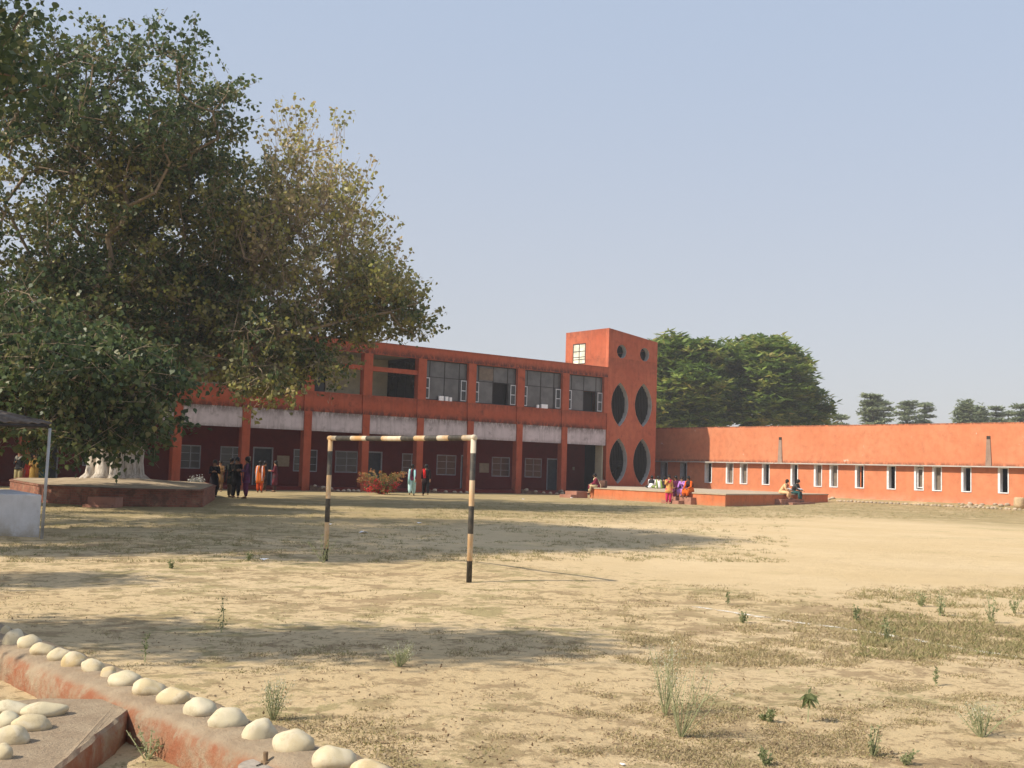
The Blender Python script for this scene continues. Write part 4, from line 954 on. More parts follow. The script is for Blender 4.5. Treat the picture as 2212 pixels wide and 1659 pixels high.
# lobes in camera-frame metres: (lateral, depth, height), radii, share, uprightness, tint range, leaf size
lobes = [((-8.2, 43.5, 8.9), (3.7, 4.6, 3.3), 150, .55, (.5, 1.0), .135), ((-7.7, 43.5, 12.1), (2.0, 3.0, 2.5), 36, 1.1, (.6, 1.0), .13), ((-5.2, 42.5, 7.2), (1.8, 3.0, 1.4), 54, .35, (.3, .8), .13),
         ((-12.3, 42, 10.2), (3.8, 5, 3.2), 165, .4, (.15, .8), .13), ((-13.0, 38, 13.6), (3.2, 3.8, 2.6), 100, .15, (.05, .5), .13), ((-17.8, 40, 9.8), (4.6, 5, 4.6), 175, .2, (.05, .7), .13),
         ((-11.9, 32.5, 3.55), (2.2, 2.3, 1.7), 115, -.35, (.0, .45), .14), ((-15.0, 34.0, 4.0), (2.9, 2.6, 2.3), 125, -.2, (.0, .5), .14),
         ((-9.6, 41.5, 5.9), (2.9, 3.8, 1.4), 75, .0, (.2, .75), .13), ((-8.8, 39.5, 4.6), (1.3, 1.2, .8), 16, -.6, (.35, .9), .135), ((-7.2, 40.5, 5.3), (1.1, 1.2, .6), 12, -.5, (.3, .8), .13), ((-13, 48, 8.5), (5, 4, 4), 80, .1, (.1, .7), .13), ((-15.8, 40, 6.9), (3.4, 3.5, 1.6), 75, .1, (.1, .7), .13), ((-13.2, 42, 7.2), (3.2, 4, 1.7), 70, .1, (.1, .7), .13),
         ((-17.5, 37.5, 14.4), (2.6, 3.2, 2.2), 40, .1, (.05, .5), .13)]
att, meta = [], []
for li, (c, r, n, upr, tr, sz) in enumerate(lobes):
    pts = to_world(in_ell(np.array(c), r, n, .05)); att.append(pts); meta += [li]*n
att = np.concatenate(att); meta = np.array(meta); order = np.argsort(np.linalg.norm(att-np.array([TC[0], TC[1], 4.0]), axis=1)); att = att[order]; meta = meta[order]
P, par, tips = tree_skeleton(base, att)
mb, rr = limb_mesh(P, par, .021, 2.15, .55); mb.build('branches', M['twig'], TREE, True)
leafP, leafT, leafS, TA, TB_ = [], [], [], [], []
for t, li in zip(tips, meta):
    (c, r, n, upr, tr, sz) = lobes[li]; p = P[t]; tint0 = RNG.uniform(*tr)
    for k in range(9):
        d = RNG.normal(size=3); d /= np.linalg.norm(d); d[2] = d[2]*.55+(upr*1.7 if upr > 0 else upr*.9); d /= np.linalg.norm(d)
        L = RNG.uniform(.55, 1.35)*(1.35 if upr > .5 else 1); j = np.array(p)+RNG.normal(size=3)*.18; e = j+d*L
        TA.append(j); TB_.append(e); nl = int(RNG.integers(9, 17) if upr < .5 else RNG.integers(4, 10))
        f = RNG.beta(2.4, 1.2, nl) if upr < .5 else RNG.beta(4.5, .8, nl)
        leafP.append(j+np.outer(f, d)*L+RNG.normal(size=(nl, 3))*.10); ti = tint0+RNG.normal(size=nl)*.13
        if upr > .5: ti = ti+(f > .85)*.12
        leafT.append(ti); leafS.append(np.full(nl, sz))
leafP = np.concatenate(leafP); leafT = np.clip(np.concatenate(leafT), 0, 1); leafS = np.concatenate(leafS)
print('peepal leaves', len(leafP), 'nodes', len(P))
cloud('twigs', tri_tubes(np.array(TA), np.array(TB_), .011, .005), M['twig'], TREE)
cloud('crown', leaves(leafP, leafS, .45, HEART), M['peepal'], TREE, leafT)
# hanging bare runners below the crown
m = MB()
for pts in (((628, 770), (640, 800), (668, 818)), ((622, 740), (588, 790), (592, 812), (600, 822))): m.tube([PY(x, y, 37.0) for x, y in pts], .012, 5, cap=False)
m.build('hanging_twig', M['twig'], TREE)

# --- second tree, beside the photographer, whose shade crosses the field
def simple_tree(name, lab, trunk_pts, trunk_r, lobes, mat, leafsz, tints, per=6, nleaf=10, droop=.4, group=None, shape=KITE, bark='bark_far', tw=True, tip=.02, flat=0, cat='tree'):
    b0 = np.array(trunk_pts[0]); T_ = empty(name, tuple(b0), 0, lab, cat, group)
    MB().tube(trunk_pts, trunk_r, 9, ref=(1, .1, 0)).build('trunk', M[bark], T_, True)
    base = [(trunk_pts[-1], -1)]; att = np.concatenate([in_ell(np.array(c), r, n, .2) for c, r, n in lobes])
    att = att[np.argsort(np.linalg.norm(att-np.array(trunk_pts[-1]), axis=1))]; P, par, tips = tree_skeleton(base, att, 1.2)
    mb, rr = limb_mesh(P, par, tip, 2.2, trunk_r[-1], 5); mb.build('branches', M[bark], T_, True)
    lp, lt = [], []
    for t in tips:
        p = np.array(P[t]); ti = RNG.uniform(*tints); sp = leafsz*3.2
        q = p+RNG.normal(size=(per*nleaf, 3))*np.array([sp, sp, sp*(.35 if flat else .7)]); lp.append(q); lt.append(ti+RNG.normal(size=len(q))*.12)
    lp = np.concatenate(lp); cloud('crown', leaves(lp, np.full(len(lp), leafsz), droop, shape, flat=flat), M[mat], T_, np.clip(np.concatenate(lt), 0, 1)); return T_
def cw(l, d, h): return tuple(cl(l, d, h))
simple_tree('shade_tree', 'leafy tree standing beside the viewer left of the frame, casting shade on the field', [cw(-11.5, 8.2, 0), cw(-11.4, 8.2, 2), cw(-11.0, 8.0, 4)], [.3, .24, .2],
            [(cw(-9.0, 7.0, 5.2), (.6, .5, .4), 55), (cw(-8.2, 6.5, 6.3), (.7, .5, .5), 70), (cw(-7.6, 6.1, 7.0), (.6, .4, .45), 50), (cw(-12.0, 10.6, 6.2), (.8, .7, .6), 45)], 'peepal', .11, (0, .5), 5, 9, bark='bark')
simple_tree('peepal_tree', 'big-leaved bough tips of a nearer peepal tree in the top left corner', [cw(-17.5, 21, 0), cw(-17.3, 21, 3), cw(-16.6, 21, 6)], [.5, .42, .36],
            [(cw(-15.5, 22.5, 11.5), (5.0, 4.0, 2.6), 230), (cw(-12.8, 21.0, 13.2), (3.2, 3.0, 1.5), 180), (cw(-10.8, 19.6, 13.2), (2.2, 1.2, .6), 40), (cw(-10.9, 22.5, 9.4), (1.2, 1.2, .8), 14), (cw(-16.5, 13.8, 10.2), (3.0, .6, .8), 110), (cw(-13.6, 13.2, 10.6), (1.5, .5, .5), 34), (cw(-19, 24, 9.5), (4, 4, 2.5), 70), (cw(-12.6, 17, 11.8), (4.2, 2.2, 1.4), 190), (cw(-17.5, 17.5, 10.2), (4.2, 2.4, 1.6), 190)], 'peepal', .14, (0, .45), 6, 11, bark='bark', shape=HEART)
# --- big broadleaf trees behind the tower and hall
def bgc(x, y, d): return cl((x-1106)*d/FPX, d, CZ+(hor(x)-y)*d/FPX)
def rosettes(centres, size, nl=9):
    """umbrella tufts: long leaves spreading round each centre"""
    n = len(centres); a = RNG.uniform(0, 2*PI, (n, nl)); el = RNG.uniform(-.35, .55, (n, nl))
    d = np.stack([np.cos(a)*np.cos(el), np.sin(a)*np.cos(el), np.sin(el)], -1).reshape(-1, 3)
    c = np.repeat(centres, nl, 0); w = unit(np.cross(d, np.array([0, 0, 1.])+RNG.normal(size=d.shape)*.35)); s = (size*RNG.uniform(.7, 1.2, len(c)))[:, None, None]
    shp = np.array([(0, 0), (.17, .45), (0, 1.0), (-.17, .45)])
    return c[:, None, :]+s*(shp[None, :, 0:1]*w[:, None, :]+shp[None, :, 1:2]*d[:, None, :])
def bg_tree(name, lab, x0, d, lobes, base_h=3.0, group=None, dens=1.15, leaf=.85):
    b = cl((x0-1106)*d/FPX, d, 0); T_ = empty(name, tuple(b), 0, lab, 'tree', group)
    tp = b+np.array([0, 0, base_h+1.5]); MB().tube([b, b+np.array([.1, 0, base_h*.6]), tp], [.5, .4, .34], 10, ref=(1, .1, 0)).build('trunk', M['bark_far'], T_, True)
    att = []
    for (x, y, dd, rx, rd, rz, n) in lobes:
        c = bgc(x, y, d+dd); k = d/FPX; att.append(to_world(in_ell(np.array([c.dot(rt), c.dot(fw), c[2]]), (rx*k, rd, rz*k), int(n*dens), .55)))
    att = np.concatenate(att); att = att[np.argsort(np.linalg.norm(att-tp, axis=1))]
    P, par, tips = tree_skeleton([(tuple(tp), -1)], att[::3], 1.5); mb, _ = limb_mesh(P, par, .03, 2.3, .35, 5); mb.build('branches', M['bark_far'], T_, True)
    cen = np.repeat(att, 7, 0)+RNG.normal(size=(len(att)*7, 3))*np.array([.5, .5, .28]); V = rosettes(cen, leaf); tt = np.repeat(RNG.uniform(0, .75, len(att)), 63)+RNG.normal(size=len(V))*.14
    cloud('crown', V, M['bgleaf'], T_, np.clip(tt, 0, 1)); return T_
bg_tree('broadleaf_tree', 'dense dark green broadleaf tree rising right behind the stair tower', 1465, 108, [(1460, 780, 0, 62, 5, 52, 120), (1450, 860, 0, 70, 5, 45, 80), (1515, 775, 0, 34, 4, 36, 50), (1470, 905, 1, 60, 4, 28, 60), (1530, 900, 0, 40, 4, 30, 40), (1500, 830, -3, 55, 4, 45, 70), (1420, 790, 2, 45, 4, 45, 40)])
bg_tree('broadleaf_tree', 'widest green broadleaf tree behind the hall, its crown sloping down right', 1640, 112, [(1560, 790, 0, 52, 5, 45, 80), (1640, 775, 0, 70, 6, 42, 130), (1665, 820, -3, 75, 5, 55, 130), (1560, 860, -2, 55, 5, 50, 80), (1630, 880, -3, 80, 5, 40, 90), (1715, 875, 0, 58, 5, 45, 80), (1745, 900, 0, 38, 4, 24, 34), (1700, 790, 1, 38, 4, 40, 40)])
# --- distant layered trees
def far_tree(lab, x, ytop, d, wpx, layers, ybot=925, seed=0, round_=False):
    b = cl((x-1106)*d/FPX, d, 0); k = d/FPX; zt_ = CZ+(hor(x)-ytop)*k; T_ = empty('layered_tree', tuple(b), 0, lab, 'tree', 'distant trees beyond the hall roof')
    MB().tube([b, b+np.array([.1, .1, zt_*.6]), b+np.array([0, 0, zt_*.97])], [.35, .22, .06], 7, ref=(1, .1, 0)).build('trunk', M['bark_far'], T_, True)
    cen, TAa, TBb = [], [], []
    for i in range(layers):
        f = i/(layers-1) if layers > 1 else 0; z = zt_*(1-.62*f)-.3
        w = wpx*k*(.25+.75*math.sin(PI*min(1, .12+f*.62)))*RNG.uniform(.75, 1.1)
        nb = 6
        for j in range(nb):
            q = RNG.uniform(0, 2*PI); r = w*RNG.uniform(.5, 1.0); e = np.array([b[0]+r*math.cos(q), b[1]+r*math.sin(q), z+r*.12+RNG.normal()*.15]); s = np.array([b[0], b[1], z-r*.15]); TAa.append(s); TBb.append(e)
            n = 20 if not round_ else 26; t = RNG.uniform(.25, 1.05, n)[:, None]; cen.append(s+(e-s)*t+RNG.normal(size=(n, 3))*np.array([.35, .35, .07 if not round_ else .4]))
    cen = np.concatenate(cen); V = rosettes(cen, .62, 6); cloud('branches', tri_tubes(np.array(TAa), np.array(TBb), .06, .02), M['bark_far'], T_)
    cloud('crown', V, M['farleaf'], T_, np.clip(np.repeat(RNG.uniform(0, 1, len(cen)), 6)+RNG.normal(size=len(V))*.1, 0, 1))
far_tree('tiny distant tree showing just above the hall roof near the big tree', 1820, 897, 150, 22, 7)
far_tree('tallest distant tree above the hall, dark with tiered branches', 1888, 852, 150, 34, 14)
far_tree('dark distant tree close right of the tallest tiered one', 1912, 868, 156, 26, 11)
far_tree('pale tiered distant tree, third along the hall roof', 1962, 868, 165, 32, 12)
far_tree('pale spreading distant tree right of the third tiered tree', 2000, 872, 168, 28, 11)
far_tree('round bushy distant tree starting the right-hand clump', 2090, 874, 150, 34, 12, round_=True)
far_tree('bushy distant tree in the middle of the right-hand clump', 2120, 886, 155, 26, 9, round_=True)
far_tree('slim tiered distant tree in the right-hand clump', 2155, 878, 165, 24, 10)
far_tree('yellowish distant tree cut by the right edge of the photo', 2208, 874, 150, 22, 10)
far_tree('low distant tree between the slim tiered one and the right edge', 2182, 892, 170, 22, 8)

# --- flowering bushes
def bush(name, lab, p, r, h, n, mat, tintf, sz, arches=0):
    T_ = empty(name, tuple(p), 0, lab, 'bush'); m = MB(); lp, lt = [], []
    for k in range(n):
        q = RNG.uniform(0, 2*PI); L = RNG.uniform(.5, 1.0); e = np.array([p[0]+r*L*math.cos(q), p[1]+r*L*math.sin(q), p[2]+h*RNG.uniform(.25, 1)*(1.25-L*.7)]); mid = (p+e)/2+np.array([0, 0, h*.22])
        pts = [p, mid, e]; m.tube(pts, [.014, .01, .006], 4, cap=False)
        for t in np.linspace(.15, 1, 16):
            c = (1-t)**2*p+2*t*(1-t)*mid+t*t*e; k2 = 5; lp.append(c+RNG.normal(size=(k2, 3))*.07); lt.append(tintf(c, t, k2))
    for k in range(arches):
        q = RNG.uniform(0, 2*PI); L = RNG.uniform(.7, 1.6); e = np.array([p[0]+r*L*math.cos(q), p[1]+r*L*math.sin(q), p[2]+h*RNG.uniform(.55, 1.1)]); mid = (p+e)/2+np.array([0, 0, h*RNG.uniform(.4, .9)])
        m.tube([(1-t)**2*p+2*t*(1-t)*mid+t*t*e for t in np.linspace(0, 1, 7)], .009, 4, cap=False)
        for t in np.linspace(.35, 1, 26): c = (1-t)**2*p+2*t*(1-t)*mid+t*t*e; lp.append(c+RNG.normal(size=(4, 3))*.045); lt.append(np.clip(.45+RNG.normal(size=4)*.18+.25*(t > .8), 0, .78))
    m.build('stems', M['twig'], T_); lp = np.concatenate(lp); lt = np.clip(np.concatenate(lt), 0, 1)
    cloud('foliage', leaves(lp, np.full(len(lp), sz), .1, KITE), M[mat], T_, lt)
BP = PZ(825, 1068, 0)
def bt(c, t, k):
    redzone = (c[2] < .8) and (mnoise.noise(Vector(c)*2.6) > .0)
    return np.where(RNG.uniform(size=k) < (.8 if redzone else .06), 1.0, np.clip(.3+RNG.normal(size=k)*.18, 0, .6))
bush('bougainvillea_bush', 'arching bougainvillea bush with red blossoms in front of the verandah', BP, .95, 1.1, 70, 'bougain', bt, .065, 22)
WPp = cl((432-1106)*50/FPX, 50, 0); bush('white_flower_bush', 'small bush with white blooms between the plinth and the verandah', WPp, .4, 1.0, 26, 'whitefl', lambda c, t, k: np.clip(.25+RNG.uniform(size=k)*.9*(c[2] > .45), 0, 1), .06)

# --- weeds standing on the field
def weed(x, y, hpx, kind, lab, w=.35, tint=(0, .5)):
    p = G(x, y); d = p.dot(fw); h = hpx*d/FPX; T_ = empty('weed', tuple(p), 0, lab, 'weed', 'weeds scattered over the field'); m = MB(); lp, lt = [], []; ns = {'stem': 1, 'bushy': 7, 'airy': 22, 'palm': 1}[kind]
    for k in range(ns):
        sp = h*w*(0 if ns == 1 else 1); e = p+np.array([RNG.normal()*sp*.5, RNG.normal()*sp*.5, h*(1 if k == 0 else RNG.uniform(.5, 1))]); mid = (p+e)/2+RNG.normal(size=3)*h*.05; pts = [p-np.array([0, 0, .02]), mid, e]; m.tube(pts, [.003, .0022, .0012] if kind == 'airy' else [.005, .0035, .002], 4, cap=False)
        nn = {'stem': 60, 'bushy': 16, 'airy': 34, 'palm': 0}[kind]; t = RNG.uniform(.12 if kind != 'airy' else .35, 1, nn)[:, None]; c = (1-t)**2*p+2*t*(1-t)*mid+t*t*e
        lp.append(c+RNG.normal(size=c.shape)*h*(.05 if kind != 'airy' else .10)*np.array([1, 1, .6])); lt.append(RNG.uniform(*tint, nn)+(t[:, 0] > .75)*(.5 if kind == 'airy' else 0))
    if kind == 'palm':
        n = 26; lp.append(np.repeat((p+np.array([0, 0, h*.85]))[None], n, 0)+RNG.normal(size=(n, 3))*h*.07); lt.append(RNG.uniform(0, .3, n))
    m.build('stem', M['weed_stem'], T_); lp = np.concatenate(lp); lt = np.clip(np.concatenate(lt), 0, 1); sz = {'stem': .017, 'bushy': .018, 'airy': .009, 'palm': .075}[kind]*(.7+.06*d if kind != 'palm' else 1)
    cloud('leaves', leaves(lp, np.full(len(lp), sz), .5 if kind == 'palm' else .0, KITE*np.array([.7 if kind != 'palm' else .35, 1])), M['weed'], T_, lt)
for a in [(477, 1367, 74, 'stem', 'tall dark leafy weed standing alone at the edge of the near shade', .1, (0, .15)), (313, 1430, 60, 'stem', 'thin weed in the near shade above the wall cobbles', .1, (0, .2)), (699, 1216, 60, 'bushy', 'leafy weed clump round the foot of the left goal post', .5, (0, .6)),
          (1470, 1592, 180, 'airy', 'big feathery pale-flowered weed right of centre in the foreground', .42, (0, .6)), (1745, 1560, 66, 'palm', 'green seedling with drooping palm-like leaves on a bare stem', .1), (1884, 1634, 66, 'bushy', 'upright pale-tipped weed near the bottom, below the seedling', .25, (.1, .7)),
          (2122, 1592, 78, 'airy', 'spreading white-flowered weed near the bottom right corner', .6, (.1, .6)), (1662, 1560, 30, 'bushy', 'low round weed left of the drooping seedling', .5, (0, .4)), (2022, 1482, 40, 'stem', 'thin single weed right of the bare patch, below the chalk line', .1, (.1, .5)),
          (1918, 1384, 50, 'bushy', 'small shrubby weed growing right on the chalk line', .35, (0, .4)), (1604, 1346, 26, 'bushy', 'small pale weed near the far end of the chalk line', .6, (.1, .5)), (1572, 1306, 26, 'stem', 'tiny upright weed near the start of the grassy patch', .2, (.1, .5)),
          (590, 1556, 90, 'airy', 'faint feathery weed just behind the garden wall', .45, (.1, .7)), (1655, 1655, 34, 'bushy', 'low green weed cut by the bottom edge', .6, (0, .4)), (1960, 1652, 30, 'bushy', 'small yellowish weed at the bottom, right of the upright one', .6, (.2, .6)),
          (1848, 1340, 34, 'bushy', 'green weed in the grassy patch, above the shrubby one', .4, (0, .4)), (860, 1440, 50, 'airy', 'feathery weed in the middle of the near shade', .6, (.1, .6)), (2030, 1330, 50, 'bushy', 'tall green weed cluster in the grassy patch near the right edge', .4, (.1, .5)), (1990, 1310, 30, 'bushy', 'green weed left of the tall cluster in the grassy patch', .5, (.1, .5)),
          (2140, 1345, 60, 'bushy', 'tallest green weed in the grassy patch by the right edge', .35, (.1, .5)), (2190, 1325, 44, 'bushy', 'green weed at the right edge beside the tallest one', .4, (.1, .5)), (1650, 1556, 14, 'bushy', 'very small weed beside the low round one', .5, (.1, .5)), (536, 1212, 22, 'bushy', 'small grey-green weed on the sand left of the goal', .5, (0, .4)),
          (370, 1228, 18, 'bushy', 'small weed on the sand well left of the goal', .5, (0, .5)), (1437, 1545, 150, 'airy', 'thin tall feathery stems behind the big pale weed', .3, (.2, .8)), (85, 1506, 30, 'bushy', 'bright green sprout at the foot of the garden wall', .6, (.0, .3)), (318, 1640, 60, 'bushy', 'dusty leafy weed in the hollow beside the slab', .8, (.2, .6))]:
    weed(*a)

# --- dry grass tufts and dead leaves
def scatter_px(n, x0, x1, y0, y1): return [(RNG.uniform(x0, x1), RNG.uniform(y0, y1)) for _ in range(n)]
def tuft_density(x, y):
    v = mnoise.noise(Vector((x*.55, y*.55, 3)))+.6*mnoise.noise(Vector((x*1.7, y*1.7, 9)))+.75*mnoise.noise(Vector((x*4.2, y*4.2, 5))); return v
pos, tint, hh = [], [], []
def add_tufts(n, x0, x1, y0, y1, thr, h, tl, power=1.0):
    for _ in range(n):
        px, py = RNG.uniform(x0, x1), y0+(y1-y0)*RNG.uniform()**power; p = G(px, py)
        if p[0] < WALLX(p[1])+.3 and p[1] < 14: continue
        if abs(p[0]-9.48) < .04: continue
        if tuft_density(p[0], p[1]) < thr: continue
        pos.append(p); tint.append(RNG.uniform(*tl)); hh.append(h*RNG.uniform(.6, 1.3))
add_tufts(12000, -60, 2320, 1400, 1720, .22, .017, (.2, 1.0))
add_tufts(8000, 1250, 2330, 1430, 1720, .12, .013, (.3, 1.0))
add_tufts(3000, -60, 1300, 1225, 1420, .2, .02, (.1, 1.0))
add_tufts(6500, 1340, 2330, 1262, 1440, .0, .03, (.3, .9), .8)
add_tufts(1500, 1850, 2330, 1275, 1425, -.1, .055, (.0, .6))
add_tufts(9000, -40, 1700, 1085, 1215, .05, .05, (.1, .7))
add_tufts(6000, 900, 2260, 1088, 1120, -.15, .05, (.1, .7))
pos = np.array(pos); tint = np.array(tint); hh = np.array(hh); nb = 9
c = np.repeat(pos, nb, 0)+np.concatenate([RNG.normal(size=(len(pos)*nb, 2))*.035, np.zeros((len(pos)*nb, 1))], 1)*(1+np.repeat(hh, nb)[:, None]*8)
h = np.repeat(hh, nb)*RNG.uniform(.5, 1.2, len(c)); d = RNG.normal(size=(len(c), 3)); d[:, 2] = np.abs(d[:, 2])*.6+.45; d = unit(d); w = unit(np.cross(d, RNG.normal(size=(len(c), 3)))); wd = (.0035+h*.035)[:, None]
V = np.stack([c-w*wd, c+w*wd, c+d*h[:, None]*1.2], 1)
tag(cloud('dry_grass', V, M['drygrass'], None, np.clip(np.repeat(tint, nb)+RNG.normal(size=len(c))*.1, 0, 1)), kind='stuff')
lp = []
for _ in range(5200):
    px, py = RNG.uniform(0, 2212), 1230+430*RNG.uniform()**.8; p = G(px, py)
    if tuft_density(p[0]+40, p[1]) < (.0 if px < 1300 or py > 1430 else .25): continue
    if p[0] < WALLX(p[1])+.3 and p[0] > WALLX(p[1])-.35 and p[1] < 14: continue
    lp.append(p+np.array([0, 0, .006]))
lp = np.array(lp); tag(cloud('leaf_litter', leaves(lp, np.full(len(lp), .019), 0, KITE*np.array([1.0, 1]), flat=.9), M['litter'], None, RNG.uniform(0, 1, len(lp))), kind='stuff')
# litter papers
def paper(x, y, s, lab):
    p = G(x, y); m = MB(); a = RNG.uniform(0, 3); u = np.array([math.cos(a), math.sin(a), 0]); v = np.array([-u[1], u[0], 0])
    q = [p+(-u-v*.5)*s+np.array([0, 0, .012]), p+(u-v*.6)*s+np.array([0, 0, s*.5]), p+(u*.8+v*.6)*s+np.array([0, 0, .012]), p+(-u*.9+v*.5)*s+np.array([0, 0, s*.6])]
    m.add(q+[x_-np.array([0, 0, .004]) for x_ in q], [(0, 1, 2, 3), (7, 6, 5, 4), (0, 4, 5, 1), (1, 5, 6, 2), (2, 6, 7, 3), (3, 7, 4, 0)]); tag(m.build('paper_scrap', M['paper']), lab, 'paper', 'paper scraps on the field')
paper(785, 1152, .10, 'white paper scrap in the tree shade seen through the goal'); paper(712, 1134, .07, 'small paper scrap just right of the left goal post'); paper(570, 1211, .07, 'white scrap on sand left of the goal foot')
paper(1235, 1076, .08, 'white scrap on grass left of the stage'); paper(1276, 1080, .10, 'bright white scrap nearest the left end of the stage'); paper(1345, 1654, .016, 'pale scrap at the bottom edge, centre'); paper(1130, 1079, .08, 'tiny white scrap on the grass below the last columns'); paper(905, 1131, .07, 'tiny white scrap in shade right of the goal middle')

# ------------------------------------------------------------------ people
M['skin'] = plain('skin', (.30, .155, .085), .6, .06, 5)
M['skin2'] = plain('skin_light', (.42, .24, .15), .6, .06, 5)
M['hair'] = plain('black_hair', (.012, .010, .009), .45, .2, 30)
M['feature'] = plain('face_features', (.05, .02, .018), .5, .1, 5)
CC = {}
def C_(c):
    if c not in CC: CC[c] = cloth('cloth_%02d' % len(CC), c)
    return CC[c]
def V3(*a): return np.array(a, float)
def joints(pose, arm, o):
    J = {}
    if pose == 'stand':
        st = o.get('stride', 0); lean = o.get('lean', 0)
        J['pel'] = V3(0, 0, .90); J['spi'] = V3(0, lean*.3, 1.08); J['che'] = V3(0, lean*.7, 1.22); J['nec'] = V3(0, lean, 1.35)
        for s, k in ((-1, 'L'), (1, 'R')):
            f = st*s
            J['hip'+k] = V3(.085*s, 0, .86); J['kne'+k] = V3(.09*s, .03+f*.18, .47); J['ank'+k] = V3(.09*s, f*.30-(.03 if f < 0 else 0), .07+(.05 if f < 0 else 0)); J['toe'+k] = J['ank'+k]+V3(.02*s, .14, -.035)
    else:
        lean = o.get('lean', .05); fl = o.get('drop', .45); kn = o.get('kn', .06)
        J['pel'] = V3(0, 0, .11); J['spi'] = V3(0, lean*.4, .28); J['che'] = V3(0, lean, .43); J['nec'] = V3(0, lean*1.5, .56)
        for s, k in ((-1, 'L'), (1, 'R')):
            J['hip'+k] = V3(.09*s, .02, .09)
            if pose == 'sit': J['kne'+k] = V3(.10*s+.02*s, .43, kn+.02); J['ank'+k] = V3(.10*s, .45+.05*s*o.get('cross', 0), -fl+.07); J['toe'+k] = J['ank'+k]+V3(.02*s, .14, -.03)
            elif pose == 'squat': J['kne'+k] = V3(.13*s, .33, .30); J['ank'+k] = V3(.10*s, .24, -fl+.07); J['toe'+k] = J['ank'+k]+V3(.02*s, .14, -.03)
            else: J['kne'+k] = V3(.34*s, .26, .11); J['ank'+k] = V3(-.10*s, .34-.03*s, .06); J['toe'+k] = J['ank'+k]+V3(-.10*s, .03, -.01)
    n = J['nec']; tilt = o.get('nod', 0)
    J['h0'] = n+V3(0, .012+tilt*.03, .07); J['h1'] = n+V3(0, .018+tilt*.06, .145-tilt*.02); J['h2'] = n+V3(0, .012+tilt*.09, .20-tilt*.05)
    for s, k in ((-1, 'L'), (1, 'R')):
        sh = n+V3(.155*s, -.01, -.045); J['sho'+k] = sh
        a = arm if isinstance(arm, str) else arm[0 if s < 0 else 1]
        el, wr = {'down': (V3(.05*s, -.02, -.27), V3(.04*s, .05, -.51)), 'fold': (V3(.06*s, .03, -.25), V3(-.10*s, .17, -.20)), 'hold': (V3(.03*s, .04, -.26), V3(-.05*s, .24, -.22)),
                  'lap': (V3(.04*s, .08, -.25), V3(-.03*s, .28, -.33)), 'face': (V3(.06*s, .12, -.20), V3(-.11*s, .15, .03)), 'swing': (V3(.04*s, -.09*s, -.26), V3(.03*s, -.02-.14*s, -.48)), 'floor': (V3(.07*s, -.08, -.26), V3(.10*s, -.14, -.47)), 'reach': (V3(.05*s, .13, -.22), V3(-.02*s, .34, -.12))}[a]
        J['elb'+k] = sh+el; J['wri'+k] = sh+wr
    return J
